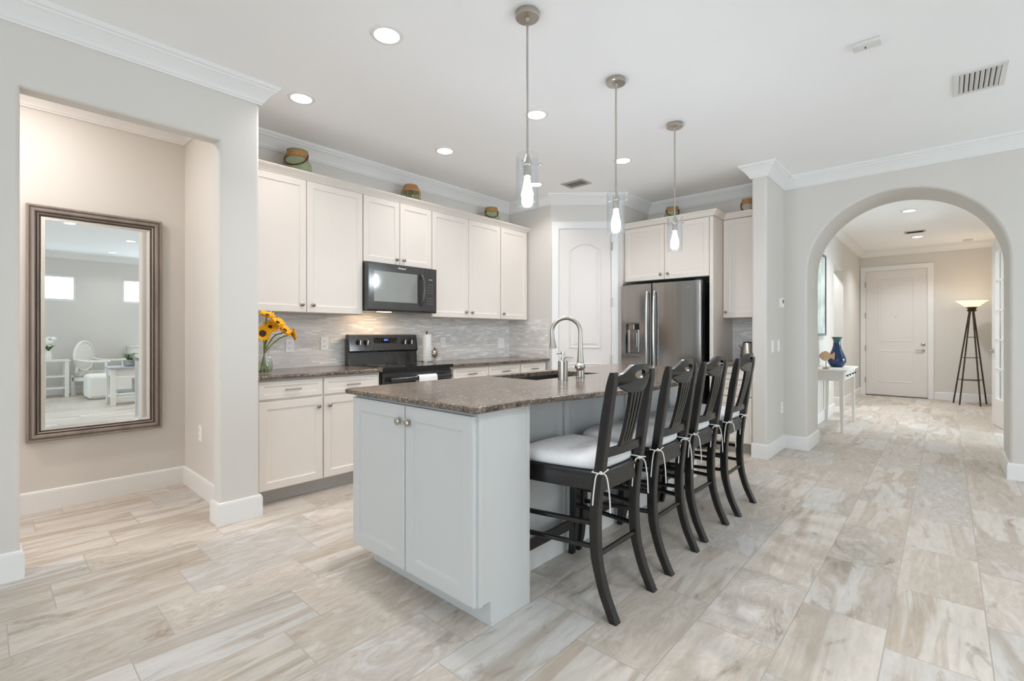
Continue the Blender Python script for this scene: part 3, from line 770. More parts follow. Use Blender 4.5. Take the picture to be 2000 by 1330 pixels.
# ------------------------------------------------------------------ bar stools with tied cushions
PZ = [(0.0, 1.022), (0.06, 1.051), (0.12, 1.076), (0.24, 1.108), (0.37, 1.115), (0.48, 1.110), (0.60, 1.095), (0.73, 1.076), (0.84, 1.060), (0.95, 1.042), (1.04, 1.026)]
YR = 1.10   # stool origin in Y (world): local y = world Y - YR
def post_y(z):
    for (z0, y0), (z1, y1) in zip(PZ, PZ[1:]):
        if z0 <= z <= z1: return y0 + (y1 - y0) * (z - z0) / (z1 - z0) - YR
    return PZ[-1][1] - YR
def smooth_path(pts, n):
    out = []
    for i in range(len(pts) - 1):
        p0 = pts[max(i - 1, 0)]; p1 = pts[i]; p2 = pts[i + 1]; p3 = pts[min(i + 2, len(pts) - 1)]
        for k in range(n):
            t_ = k / n
            out.append(tuple(0.5 * ((2 * b_) + (-a_ + c_) * t_ + (2 * a_ - 5 * b_ + 4 * c_ - d_) * t_ ** 2 + (-a_ + 3 * b_ - 3 * c_ + d_) * t_ ** 3) for a_, b_, c_, d_ in zip(p0, p1, p2, p3)))
    out.append(tuple(pts[-1])); return out
def stool(name, label, loc):
    t = thing(name, label, 'bar stool', loc, 0, 'counter stools along the island')
    HW = 0.1925
    for s in (-1, 1):
        mb = MB(); rings = []
        for z, y in smooth_path(PZ, 3):
            k = 1.0 if z < 0.97 else 1 - ((z - 0.97) / 0.07) ** 2 * 0.45
            wx = 0.0215; dy = (0.021 if 0.2 < z < 0.9 else 0.019) * (k if z > 0.97 else 1)
            xc = s * (HW - 0.0215); yc = y - YR; b = 0.005
            rings.append(mb.ring([(xc - wx + b, yc - dy, z), (xc + wx - b, yc - dy, z), (xc + wx, yc - dy + b, z), (xc + wx, yc + dy - b, z), (xc + wx - b, yc + dy, z), (xc - wx + b, yc + dy, z), (xc - wx, yc + dy - b, z), (xc - wx, yc - dy + b, z)]))
        for p, q in zip(rings, rings[1:]): mb.bridge(p, q)
        mb.cap(rings[0], True); mb.cap(rings[-1])
        mb.build('rear_leg', M['stool'], t, angle=0.5)
    for s in (-1, 1):
        mb = MB(); rings = []
        for z, x, y, h in ((0, 0.236, 0.425, 0.0165), (0.08, 0.232, 0.412, 0.019), (0.2, 0.229, 0.402, 0.021), (0.4, 0.227, 0.397, 0.022), (0.585, 0.227, 0.395, 0.022)):
            xc = s * x; b = 0.005
            rings.append(mb.ring([(xc - h + b, y - h, z), (xc + h - b, y - h, z), (xc + h, y - h + b, z), (xc + h, y + h - b, z), (xc + h - b, y + h, z), (xc - h + b, y + h, z), (xc - h, y + h - b, z), (xc - h, y - h + b, z)]))
        for p, q in zip(rings, rings[1:]): mb.bridge(p, q)
        mb.cap(rings[0], True); mb.cap(rings[-1])
        mb.build('front_leg', M['stool'], t, angle=0.5)
    # seat: apron and shaped board
    poly = [(-0.150, -0.012), (0.150, -0.012), (0.170, 0.03), (0.205, 0.20), (0.238, 0.37), (0.225, 0.415), (0.16, 0.432), (0.0, 0.438), (-0.16, 0.432), (-0.225, 0.415), (-0.238, 0.37), (-0.205, 0.20), (-0.170, 0.03)]
    mb = MB(); mb.prism(poly, 'z', 0.585, 0.606, b=0.005); mb.build('seat', M['stool'], t)
    mb = MB(); mb.prism([(x * 0.965, y * 0.975 + 0.004) for x, y in poly], 'z', 0.522, 0.586, b=0.003); mb.build('apron', M['stool'], t, angle=0.4)
    # side stretchers (two a side), front and rear
    for s in (-1, 1):
        for z in (0.388, 0.288):
            mb = MB(); mb.tube([(s * 0.172, post_y(z), z), (s * 0.2, 0.2, z - 0.006), (s * 0.226, 0.398, z - 0.014)], 0.0115, 10); mb.build('side_stretcher', M['stool'], t)
    mb = MB(); mb.box(-0.226, 0.226, 0.391, 0.413, 0.150, 0.200, 0.004); mb.build('foot_rest', M['stool'], t, angle=0.4)
    mb = MB(); mb.tube([(-0.172, post_y(0.252), 0.252), (0.172, post_y(0.252), 0.252)], 0.0115, 10); mb.build('rear_stretcher', M['stool'], t)
    # crest rail with a hand hole, bowed backwards
    def bow(x): return -0.030 * math.cos(x / 0.151 * PI / 2)
    n = 24; xs = [-0.151 + 0.302 * i / n for i in range(n + 1)]
    def shoulder(x):
        q = min(1.0, max(0.0, (0.151 - abs(x)) / 0.105)); return q * q * (3 - 2 * q)
    def ztop(x): return 1.022 + 0.047 * shoulder(x)
    def zbot(x): return 0.982 - 0.036 * shoulder(x)
    hx, hz, hw, hh = 0.0, 1.025, 0.048, 0.0195
    mb = MB(); th = 0.0085
    outer = [(x, zbot(x)) for x in xs] + [(x, ztop(x)) for x in reversed(xs)]
    holep = [(hx + hw * math.cos(2 * PI * i / 20), hz + hh * math.sin(2 * PI * i / 20)) for i in range(20)]
    def yb(x, z): return post_y(min(1.04, z)) + bow(x)
    loops = []
    for sgn in (-1, 1):
        lo = mb.ring([(x, yb(x, z) + sgn * th, z) for x, z in outer]); lh = mb.ring([(x, yb(x, z) + sgn * th, z) for x, z in holep])
        es = []
        for lp in (lo, lh):
            for i in range(len(lp)): es.append(mb.bm.edges.new((lp[i], lp[(i + 1) % len(lp)])))
        bmesh.ops.triangle_fill(mb.bm, use_beauty=True, use_dissolve=False, edges=es); loops.append((lo, lh))
    mb.bridge(loops[0][0], loops[1][0]); mb.bridge(loops[0][1], loops[1][1])
    mb.build('crest_rail', M['stool'], t, angle=0.5)
    # lower rail
    mb = MB(); rings = []
    for i in range(9):
        x = -0.151 + 0.302 * i / 8; y = post_y(0.69) - 0.010 * math.cos(x / 0.151 * PI / 2)
        rings.append(mb.ring([(x, y - 0.010, 0.672), (x, y + 0.010, 0.672), (x, y + 0.010, 0.708), (x, y - 0.010, 0.708)]))
    for p, q in zip(rings, rings[1:]): mb.bridge(p, q)
    mb.cap(rings[0], True); mb.cap(rings[-1]); mb.build('lower_rail', M['stool'], t, angle=0.5)
    # slotted splat: four slats
    z0, z1 = 0.706, 0.948
    for i in range(4):
        k = (i - 1.5)
        mb = MB(); rings = []
        for j in range(9):
            z = z0 + (z1 - z0) * j / 8
            f = j / 8
            sp = 0.0255 + 0.006 * f ** 2; hwid = 0.0085 + (0.0045 if j in (0,) else 0) + 0.003 * max(0, f - 0.75) * 4
            x = k * sp; y0_ = post_y(0.69) - 0.010; y1_ = post_y(0.95) - 0.029
            y = y0_ + (y1_ - y0_) * f - 0.004 * math.sin(PI * f)
            rings.append(mb.ring([(x - hwid, y - 0.008, z), (x + hwid, y - 0.008, z), (x + hwid, y + 0.008, z), (x - hwid, y + 0.008, z)]))
        for p, q in zip(rings, rings[1:]): mb.bridge(p, q)
        mb.cap(rings[0], True); mb.cap(rings[-1]); mb.build('slat', M['stool'], t, angle=0.5)
    return t
def cushion(name, label, loc):
    t = thing(name, label, 'cushion', loc, 0, 'seat cushions tied to the stools')
    base = [(-0.118, 0.010), (0.118, 0.010), (0.155, 0.045), (0.185, 0.15), (0.210, 0.28), (0.222, 0.37), (0.20, 0.415), (0.12, 0.43), (0.0, 0.434), (-0.12, 0.43), (-0.20, 0.415), (-0.222, 0.37), (-0.210, 0.28), (-0.185, 0.15), (-0.155, 0.045)]
    n = len(base); sm = []
    for i in range(n):
        p0, p1, p2, p3 = base[i - 1], base[i], base[(i + 1) % n], base[(i + 2) % n]
        for k in range(3):
            q = k / 3
            sm.append(tuple(0.5 * ((2 * b_) + (-a_ + c_) * q + (2 * a_ - 5 * b_ + 4 * c_ - d_) * q * q + (-a_ + 3 * b_ - 3 * c_ + d_) * q ** 3) for a_, b_, c_, d_ in zip(p0, p1, p2, p3)))
    cx, cy = 0, 0.22
    mb = MB(); rings = []
    for sc, z in ((0.90, 0.607), (0.97, 0.609), (1.0, 0.620), (1.008, 0.634), (0.99, 0.648), (0.94, 0.660), (0.84, 0.668), (0.6, 0.673), (0.3, 0.674)):
        rings.append(mb.ring([(cx + (x - cx) * sc, cy + (y - cy) * sc, z + 0.0025 * math.sin(9 * x + 5 * y) * (1 if z > 0.64 else 0)) for x, y in sm]))
    for p, q in zip(rings, rings[1:]): mb.bridge(p, q)
    mb.cap(rings[0], True); mb.cap(rings[-1]); mb.build('pad', M['cushion'], t, angle=1.2)
    for s in (-1, 1):
        zc = 0.618; yp = post_y(zc); xo = s * 0.171; r = 0.0030
        lp = []
        for (dx, dy) in ((-0.0245, -0.0245), (0.0245, -0.0245), (0.0245, 0.0245), (-0.0245, 0.0245)): lp.append((xo + dx, yp + dy, zc + 0.004 * dx * 50 * s * -1))
        mb = MB(); mb.tube(lp, r, 8, closed=True)
        kx, ky = xo - 0.027, yp - 0.02
        mb.sphere((kx, ky, zc), 0.0075, u=10, v=8)
        for ddx, ddy, ln, sw in ((-0.012, 0.016, 0.135, 0.010), (0.010, -0.022, 0.165, -0.006)):
            mb.tube(smooth_path([(kx, ky, zc), (kx + ddx * 0.8, ky + ddy, zc - 0.012), (kx + ddx * 1.5 + sw * 0.4, ky + ddy * 1.5, zc - ln * 0.5), (kx + ddx * 1.6 - sw * 0.6, ky + ddy * 1.55, zc - ln)], 5), r, 8)
        mb.tube([(xo, yp + 0.025, zc), (s * 0.135, 0.03, 0.625)], r, 8)
        mb.build('tie', M['cord'], t)
    return t
SX = [1.9375, 2.478, 2.982, 3.519]
SL = ['nearest charcoal wood counter stool, by the island end cabinet', 'second charcoal wood counter stool from the camera, behind the nearest one', 'third charcoal wood counter stool from the camera, before the farthest one', 'farthest charcoal wood counter stool, nearest the wing wall']
CL = ['pale grey tied cushion on the nearest counter stool', 'pale grey tied cushion on the second counter stool from the camera', 'pale grey tied cushion on the third counter stool from the camera', 'pale grey tied cushion on the farthest counter stool']
SR = [0.0, 0.01, -0.015, 0.012]; SY = [0.0, 0.004, 0.012, -0.006]
s0 = stool('bar_stool', SL[0], (SX[0], YR, 0)); c0 = cushion('seat_cushion', CL[0], (SX[0], YR, 0))
for i in range(1, 4):
    dup(s0, (SX[i], YR + SY[i], 0), SL[i], SR[i]); dup(c0, (SX[i], YR + SY[i], 0), CL[i], SR[i])

# ------------------------------------------------------------------ range, microwave, towel
RX0, RX1 = 2.236, 2.992
o3 = ((RX0 + RX1) / 2, 3.8, 0)
t = thing('range', 'black electric range with backguard knobs between the counters', 'range', o3)
mb = MB(o3); mb.box(RX0, RX1, 3.50, 4.09, 0.02, 0.892, 0.004); mb.build('body', M['rangeb'], t, angle=0.3)
mb = MB(o3); mb.box(RX0 - 0.004, RX1 + 0.004, 3.458, 4.03, 0.893, 0.919, 0.006); ck = mb.build('cooktop', M['blackglass'], t, angle=0.3)
for x, y, r in ((2.43, 3.62, 0.11), (2.80, 3.62, 0.09), (2.43, 3.88, 0.08), (2.80, 3.88, 0.11)):
    mb = MB(o3)
    mb.tube([(x + r * math.cos(2 * PI * i / 32), y + r * math.sin(2 * PI * i / 32), 0.9188) for i in range(32)], 0.0015, 6, closed=True, flat=0.5); mb.build('burner_ring', M['slot'], ck)
mb = MB(o3)
mb.prism([(4.02, 0.915), (4.085, 0.915), (4.085, 1.192), (4.06, 1.198), (4.035, 1.192), (4.005, 1.045), (4.03, 1.03), (4.03, 1.02)], 'x', RX0, RX1, b=0.003)
bg = mb.build('backguard', M['rangeb'], t, angle=0.3)
tilt = math.atan2(0.03, 0.147)
for x in (2.335, 2.412, 2.83, 2.907):
    mb = MB(o3); mb.M = Matrix.Translation((x, 4.022, 1.128)) @ Matrix.Rotation(tilt, 4, 'X')
    mb.lathe([(0, -0.002), (0.027, -0.002), (0.026, 0.006), (0.022, 0.010), (0.021, 0.026), (0, 0.028)], (0, 0, 0), 20, 'y'); kb = mb.build('knob', M['darkplastic'], bg)
    mb = MB(o3); mb.M = Matrix.Translation((x, 4.022, 1.128)) @ Matrix.Rotation(tilt, 4, 'X'); mb.box(-0.0045, 0.0045, -0.034, -0.027, -0.020, 0.020, 0.001); mb.build('pointer', M['white_plastic'], kb)
mb = MB(o3); mb.M = Matrix.Translation((2.62, 4.018, 1.128)) @ Matrix.Rotation(tilt, 4, 'X'); mb.box(-0.12, 0.12, -0.002, 0.004, -0.032, 0.038); mb.build('display', M['blackglass'], bg)
mb = MB(o3); mb.M = Matrix.Translation((2.62, 4.018, 1.128)) @ Matrix.Rotation(tilt, 4, 'X')
for k, (x0, x1) in enumerate(((-0.022, -0.012), (-0.008, 0.002), (0.008, 0.018))): mb.box(x0, x1, -0.0028, -0.002, 0.008, 0.026)
mb.build('clock_digits', M['clock'], bg)
mb = MB(o3); mb.M = Matrix.Translation((2.62, 4.018, 1.128)) @ Matrix.Rotation(tilt, 4, 'X')
for r_ in range(3):
    for c_ in range(10):
        if r_ < 2 and 3 <= c_ <= 6: continue
        x = -0.108 + c_ * 0.024; mb.box(x - 0.005, x + 0.005, -0.0028, -0.002, -0.024 + r_ * 0.018, -0.020 + r_ * 0.018)
mb.build('touch_buttons', M['slot'], bg)
mb = MB(o3); mb.box(RX0 + 0.006, RX1 - 0.006, 3.474, 3.499, 0.18, 0.868, 0.006); od = mb.build('oven_door', M['rangeb'], t, angle=0.3)
mb = MB(o3); mb.box(RX0 + 0.12, RX1 - 0.12, 3.4705, 3.476, 0.30, 0.68); mb.build('window', M['blackglass'], od)
mb = MB(o3)
mb.tube([(RX0 + 0.05, 3.432, 0.815), (RX1 - 0.05, 3.432, 0.815)], 0.015, 14, flat=1.3)
for x in (RX0 + 0.07, RX1 - 0.07): mb.tube([(x, 3.476, 0.815), (x, 3.432, 0.815)], 0.012, 10)
mb.build('handle', M['rangeb'], od)
mb = MB(o3); mb.box(RX0 + 0.006, RX1 - 0.006, 3.478, 3.499, 0.03, 0.165, 0.006); mb.build('drawer', M['rangeb'], t, angle=0.3)
# towel over the oven handle
o3 = (2.66, 3.43, 0.5)
mb = MB(o3)
prof = [(3.460, 0.60), (3.458, 0.80), (3.456, 0.825)] + [(3.432 + 0.024 * math.cos(math.radians(a_)), 0.82 + 0.024 * math.sin(math.radians(a_))) for a_ in range(20, 181, 20)] + [(3.406, 0.80), (3.402, 0.50)]
rings = []
n = 8
for i in range(n + 1):
    x = 2.562 + 0.2 * i / n; wv = 0.004 * math.sin(i * 1.7)
    out = [(x, y + (wv if z < 0.75 else 0), z) for y, z in prof]; inn = [(x, y + (wv if z < 0.75 else 0) + (0.004 if k > 5 else -0.004) * (1 if abs(z - 0.843) > 0.02 else 0.0), z - (0.004 if z > 0.82 else 0)) for k, (y, z) in enumerate(prof)]
    rings.append(mb.ring(out + inn[::-1]))
for p, q in zip(rings, rings[1:]): mb.bridge(p, q)
mb.cap(rings[0], True); mb.cap(rings[-1])
tag(mb.build('dish_towel', M['towel'], angle=1.0), 'white dish towel folded over the oven handle of the black range', 'towel')

MX0, MX1, MY, MZ0, MZ1 = 2.252, 3.008, 3.735, 1.405, 1.838
o3 = ((MX0 + MX1) / 2, 3.9, MZ0)
t = thing('microwave', 'black over-the-range microwave with curved handle under the short cabinet', 'microwave', o3)
mb = MB(o3); mb.box(MX0, MX1, MY + 0.02, 4.12, MZ0, MZ1, 0.003); mb.build('body', M['mwbody'], t, angle=0.3)
mb = MB(o3); mb.box(MX0, 2.835, MY - 0.012, MY + 0.0205, MZ0 + 0.012, MZ1 - 0.002, 0.006); dr = mb.build('door', M['mwbody'], t, angle=0.3)
mb = MB(o3); mb.box(MX0 + 0.055, 2.775, MY - 0.0135, MY - 0.008, MZ0 + 0.085, MZ1 - 0.075, 0.002); mb.build('window', M['mwglass'], dr, angle=0.3)
mb = MB(o3); mb.tube(smooth_path([(2.812, MY - 0.006, MZ0 + 0.065), (2.815, MY - 0.045, MZ0 + 0.11), (2.817, MY - 0.058, MZ0 + 0.21), (2.815, MY - 0.045, MZ0 + 0.32), (2.812, MY - 0.006, MZ0 + 0.365)], 6), 0.013, 12, flat=1.3); mb.build('handle', M['mwbody'], dr)
mb = MB(o3); mb.box(2.838, MX1, MY - 0.012, MY + 0.0205, MZ0 + 0.012, MZ1 - 0.002, 0.006); cp = mb.build('control_panel', M['mwbody'], t, angle=0.3)
mb = MB(o3)
for r_ in range(8):
    for c_ in range(3):
        if r_ in (3,): continue
        x = 2.898 + c_ * 0.026; z = MZ0 + 0.085 + r_ * 0.026; mb.box(x - 0.007, x + 0.007, MY - 0.0127, MY - 0.0118, z, z + 0.006)
mb.build('keypad', M['slot'], cp)
mb = MB(o3); mb.box(2.905, 2.955, MY - 0.0127, MY - 0.0118, MZ0 + 0.315, MZ0 + 0.328); mb.build('readout', M['stain_hi'], cp)
mb = MB(o3); mb.box(MX0, MX1, MY - 0.008, MY + 0.03, MZ0 - 0.001, MZ0 + 0.0115, 0.003); mb.build('vent_grille', M['darkplastic'], t)
mb = MB(o3); mb.box(2.42, 2.54, 3.80, 3.86, MZ0 - 0.003, MZ0 + 0.0005); mb.build('cooktop_lamp', M['hood_lamp'], t)
area_light('cooktop_lamp_light', (2.48 - o3[0], 3.86 - o3[1], -0.006), (0.25, 0, 0), 0.12, 0.06, 1.6, (1.0, 0.72, 0.45), parent=t)
def text_obj(txt, size, loc, rot, m, parent, name, depth=0.0006):
    cu = bpy.data.curves.new(name, 'FONT'); cu.body = txt; cu.size = size; cu.extrude = depth; cu.align_x = 'CENTER'; cu.align_y = 'CENTER'
    tmp = bpy.data.objects.new(name + '_tmp', cu); C.objects.link(tmp)
    dg = bpy.context.evaluated_depsgraph_get()
    me = bpy.data.meshes.new_from_object(tmp.evaluated_get(dg)); bpy.data.objects.remove(tmp)
    me.name = name; me.materials.clear(); me.materials.append(m)
    ob = bpy.data.objects.new(name, me); C.objects.link(ob); ob.parent = parent
    ob.location = loc; ob.rotation_euler = rot; return ob
text_obj('Whirlpool', 0.021, (2.60 - o3[0], MY - 0.0128 - o3[1], 0.398), (PI / 2, 0, 0), M['white_plastic'], dr, 'logo')

# ------------------------------------------------------------------ refrigerator and its surround
FYa, FYb = 1.872, 2.795
o3 = (5.3, (FYa + FYb) / 2, 0)
t = thing('refrigerator', 'dark stainless french door refrigerator with ice dispenser beside the pantry', 'refrigerator', o3)
mb = MB(o3); mb.box(5.035, 5.68, FYa + 0.008, FYb - 0.008, 0.02, 1.755, 0.006); mb.build('cabinet', M['fridge_side'], t, angle=0.3)
def fr_front(y): 
    q = (y - (FYa + FYb) / 2) / ((FYb - FYa) / 2); return 4.945 + 0.026 * q * q
def fr_door(y0, y1, z0, z1, name):
    mb = MB(o3); pts = [(5.03, y0)]; 
    n = 14
    pts += [(fr_front(y0) + 0.012, y0), (fr_front(y0) + 0.003, y0 + 0.004)]
    for i in range(1, n): 
        y = y0 + 0.006 + (y1 - y0 - 0.012) * i / n; pts.append((fr_front(y), y))
    pts += [(fr_front(y1) + 0.003, y1 - 0.004), (fr_front(y1) + 0.012, y1), (5.03, y1)]
    mb.prism(pts, 'z', z0, z1, b=0.002); return mb.build(name, M['stain'], t, angle=0.5)
ym = (FYa + FYb) / 2 + 0.068
dl_ = fr_door(ym + 0.003, FYb, 0.705, 1.76, 'door')
dr_ = fr_door(FYa, ym - 0.003, 0.705, 1.76, 'door')
dz_ = fr_door(FYa, FYb, 0.06, 0.695, 'freezer_drawer')
def bar_handle(parent, y, z0, z1):
    mb = MB(o3); x = fr_front(y)
    mb.tube(smooth_path([(x + 0.002, y, z0), (x - 0.035, y, z0 + 0.03), (x - 0.052, y, (z0 + z1) / 2), (x - 0.035, y, z1 - 0.03), (x + 0.002, y, z1)], 7), 0.0125, 12); return mb.build('handle', M['stain_hi'], parent)
bar_handle(dl_, ym + 0.042, 0.80, 1.66); bar_handle(dr_, ym - 0.042, 0.80, 1.66)
mb = MB(o3); xh = fr_front((FYa + FYb) / 2)
mb.tube([(xh - 0.045, FYa + 0.08, 0.63), (xh - 0.045, FYb - 0.08, 0.63)], 0.0125, 12)
for y in (FYa + 0.1, FYb - 0.1): mb.tube([(xh + 0.01, y, 0.63), (xh - 0.045, y, 0.63)], 0.01, 8)
mb.build('handle', M['stain_hi'], dz_)
xd = fr_front(2.64)
mb = MB(o3); mb.box(xd - 0.006, xd + 0.02, 2.535, 2.735, 0.955, 1.335, 0.004); dsp = mb.build('dispenser_panel', M['stain'], dl_, angle=0.3)
mb = MB(o3); mb.box(xd - 0.0075, xd + 0.01, 2.548, 2.722, 0.985, 1.318, 0.004); mb.build('dispenser_recess', M['blackglass'], dl_, angle=0.3)
mb = MB(o3); mb.box(xd - 0.012, xd + 0.01, 2.553, 2.668, 0.992, 1.25, 0.006); mb.box(xd - 0.016, xd - 0.01, 2.575, 2.625, 1.05, 1.215, 0.004); mb.box(xd - 0.016, xd, 2.61, 2.68, 1.25, 1.312, 0.005); mb.build('dispenser_paddle', M['stain'], dl_, angle=0.3)
mb = MB(o3); mb.box(xd - 0.0165, xd - 0.010, 2.668, 2.69, 0.992, 1.25, 0.002); mb.build('dispenser_rail', M['stain_hi'], dl_, angle=0.3)
mb = MB(o3)
for k in range(7): mb.box(fr_front(2.0) - 0.0008, fr_front(2.0) + 0.01, 1.985 + k * 0.014, 1.993 + k * 0.014, 1.693, 1.704)
mb.build('maker_mark', M['stain_hi'], dr_)
for y in (FYa + 0.04, FYb - 0.04):
    mb = MB(o3); mb.box(4.99, 5.08, y - 0.03, y + 0.03, 1.756, 1.777, 0.005); mb.build('hinge_cover', M['darkplastic'], t)
FC = 5.09
CW_ = 2.818 - 1.823
t = cabinet('wall_cabinet', 'deep two-door white cabinet above the stainless refrigerator', 'cabinet', (FC + 0.02, 2.815, 0), -PI / 2, 2.815 - 1.83, 0.585, 1.81, 2.43, M['cab'],
    [(0.004, 0.490, 1.813, 2.427, 0.452, 1.872), (0.496, 0.981, 1.813, 2.427, 0.534, 1.872)])
mb = MB((5.4, 1.81, 0)); mb.box(5.09, 5.698, 1.792, 1.8285, 0.0, 2.43, 0.0015, 1)
tag(mb.build('fridge_surround', M['cab'], angle=0.3), 'tall white side panel standing right of the refrigerator', 'panel')
t = cabinet('wall_cabinet', 'narrow single-door white wall cabinet above the electric kettle', 'cabinet', (5.395, 1.789, 0), -PI / 2, 1.789 - 1.413, 0.304, 1.374, 2.43, M['cab'],
    [(0.004, 0.372, 1.377, 2.427, 0.034, 1.437)])
mb = MB((5.1, 2.3, 2.432)); 
CC2 = [(o_, z_ - 0.005) for o_, z_ in CCP]
mb.sweep(CC2, [(FC, 2.815), (FC, 1.790), (5.373, 1.790), (5.373, 1.413)], -1)
tag(mb.build('cabinet_crown', M['cab']), 'white crown moulding along the cabinets over the refrigerator', 'moulding')
t = cabinet('base_cabinet', 'narrow white drawer cabinet behind the stools, under the kettle', 'cabinet', (5.105, 1.789, 0), -PI / 2, 1.789 - 1.413, 0.59, 0.105, 0.884, M['cab'],
    [(0.006, 0.37, 0.113, 0.56, 0.05, 0.5)], [(0.006, 0.37, 0.745, 0.868), (0.006, 0.37, 0.58, 0.73)], True)
o = slab_with_edge((5.4, 1.6, CT0), [(5.06, 1.412), (5.691, 1.412), (5.691, 1.790), (5.06, 1.790)], CT0, CT1, 0.008)
tag(o.build('countertop', M['granite'], angle=0.5), 'small brown granite counter under the kettle, right of the refrigerator', 'countertop', 'granite worktops')
# kettle
o3 = (5.42, 1.545, 0.9145)
t = thing('kettle', 'brushed steel electric kettle on the small counter beside the wing wall', 'kettle', o3)
mb = MB(o3); mb.lathe([(0, 0.9145), (0.078, 0.9145), (0.078, 0.932), (0.06, 0.935), (0, 0.935)], (o3[0], o3[1], 0), 28); mb.build('base', M['darkplastic'], t)
mb = MB(o3); mb.lathe([(0, 0.935), (0.074, 0.936), (0.077, 0.955), (0.074, 1.02), (0.064, 1.075), (0.055, 1.10), (0.05, 1.108), (0, 1.108)], (o3[0], o3[1], 0), 28)
mb.tube([(o3[0] - 0.03, o3[1] + 0.055, 1.065), (o3[0] - 0.04, o3[1] + 0.083, 1.088)], [0.018, 0.009], 10); mb.build('jug', M['nickel'], t)
mb = MB(o3); mb.lathe([(0, 1.107), (0.051, 1.107), (0.05, 1.117), (0.02, 1.122), (0, 1.123)], (o3[0], o3[1], 0), 24); mb.build('lid', M['darkplastic'], t)
mb = MB(o3); mb.tube(smooth_path([(o3[0] + 0.02, o3[1] - 0.045, 1.112), (o3[0] + 0.035, o3[1] - 0.095, 1.10), (o3[0] + 0.037, o3[1] - 0.108, 1.04), (o3[0] + 0.03, o3[1] - 0.074, 0.97)], 5), 0.011, 10); mb.build('handle', M['darkplastic'], t)

# ------------------------------------------------------------------ jars above the cabinets
def jar(name, label, loc, rb, rn, h, m, band, handle_az, wide=1.0, zbase=0.0):
    t = thing(name, label, 'jar', loc, 0, 'decorative jars on top of the cabinets')
    hb = h * 0.66
    mb = MB(); mb.lathe([(0, 0.0008), (rb * 0.82, 0.0008), (rb * 0.96, h * 0.12), (rb, h * 0.34), (rb * 0.97, h * 0.5), (rb * 0.8, hb), (rn, h * 0.72), (rn * 0.97, h * 0.97), (rn * 1.06, h), (rn * 0.85, h), (rn * 0.82, h * 0.8), (0, h * 0.78)], n=32); mb.build('body', m, t)
    mb = MB(); mb.lathe([(rn * 0.99, h * 0.715), (rn * 1.07, h * 0.73), (rn * 1.07, h * 0.93), (rn * 1.0, h * 0.945)], n=32); mb.build('band', band, t)
    if handle_az is not None:
        az = math.radians(handle_az); ax = Vector((math.cos(az), math.sin(az), 0)); fr = Vector((-math.sin(az), math.cos(az), 0))
        pts = []
        for i in range(15):
            a_ = PI * i / 14
            pts.append(ax * (rn * 1.08 + (rb * 0.25) * math.sin(a_)) * math.cos(a_) + fr * (rb * 1.06) * math.sin(a_) + Vector((0, 0, h * 0.86 - h * 0.52 * math.sin(a_))))
        mb = MB(); mb.tube(pts, 0.006, 8); mb.build('handle', M['ropedark'], t)
    return t
CTZ = 2.4955
# each stands on a low riser board behind the cabinet crown
def riser(label, x0, x1, y0, y1, z0):
    mb = MB(((x0 + x1) / 2, (y0 + y1) / 2, z0)); mb.box(x0, x1, y0, y1, z0, 2.482, 0.002)
    return tag(mb.build('riser_board', M['cab'], angle=0.3), label, 'board')
riser('long white board lying on the left wall cabinets behind the crown', 1.26, 4.47, 3.86, 4.11, 2.4355)
riser('short white board on the cabinet over the refrigerator, under a jar', 5.16, 5.68, 1.84, 2.78, 2.4305)
jar('rope_handled_jar', 'largest celadon green jar with brown rope handle, above the leftmost cabinet', (1.745, 3.965, 2.4825), 0.110, 0.078, 0.225, M['jar_green'], M['rope'], 140)
t = thing('lantern_jar', 'clear ribbed glass lantern jar with jute collar, above the microwave cabinets', 'jar', (2.875, 3.965, 2.4825), 0, 'decorative jars on top of the cabinets')
mb = MB(); mb.lathe([(0, 0.0008), (0.082, 0.0008), (0.090, 0.01), (0.090, 0.135), (0.086, 0.142), (0.060, 0.20), (0.055, 0.2), (0.08, 0.14), (0.084, 0.012), (0, 0.01)], n=28); mb.build('glass', M['water'], t)
mb = MB(); mb.lathe([(0.0905, 0.132), (0.094, 0.14), (0.068, 0.196), (0.062, 0.203), (0.056, 0.203), (0.06, 0.195), (0.085, 0.14)], n=28); mb.build('collar', M['rope'], t)
mb = MB()
for k in range(10):
    a_ = 2 * PI * k / 10; mb.tube([(0.092 * math.cos(a_), 0.092 * math.sin(a_), 0.003), (0.092 * math.cos(a_), 0.092 * math.sin(a_), 0.138)], 0.0035, 6)
mb.build('ribs', M['rope'], t)
mb = MB(); mb.lathe([(0, 0.012), (0.045, 0.012), (0.045, 0.09), (0, 0.092)], n=20); mb.build('candle', M['jar_clear'], t)
jar('rope_handled_jar', 'small green jar with brown handle at the pantry end of the left cabinets', (4.02, 3.965, 2.4825), 0.098, 0.068, 0.20, M['jar_green'], M['rope'], 140)
jar('rope_handled_jar', 'green jar with tan neck above the refrigerator, behind the farthest pendant', (5.33, 2.335, 2.4825), 0.092, 0.062, 0.175, M['jar_green'], M['rope'], 120)
jar('rope_handled_jar', 'beige stoneware jar with ring handle beside the wing wall, above the kettle cabinet', (5.53, 1.58, 2.4305), 0.080, 0.058, 0.225, M['jar_beige'], M['rope'], 100)

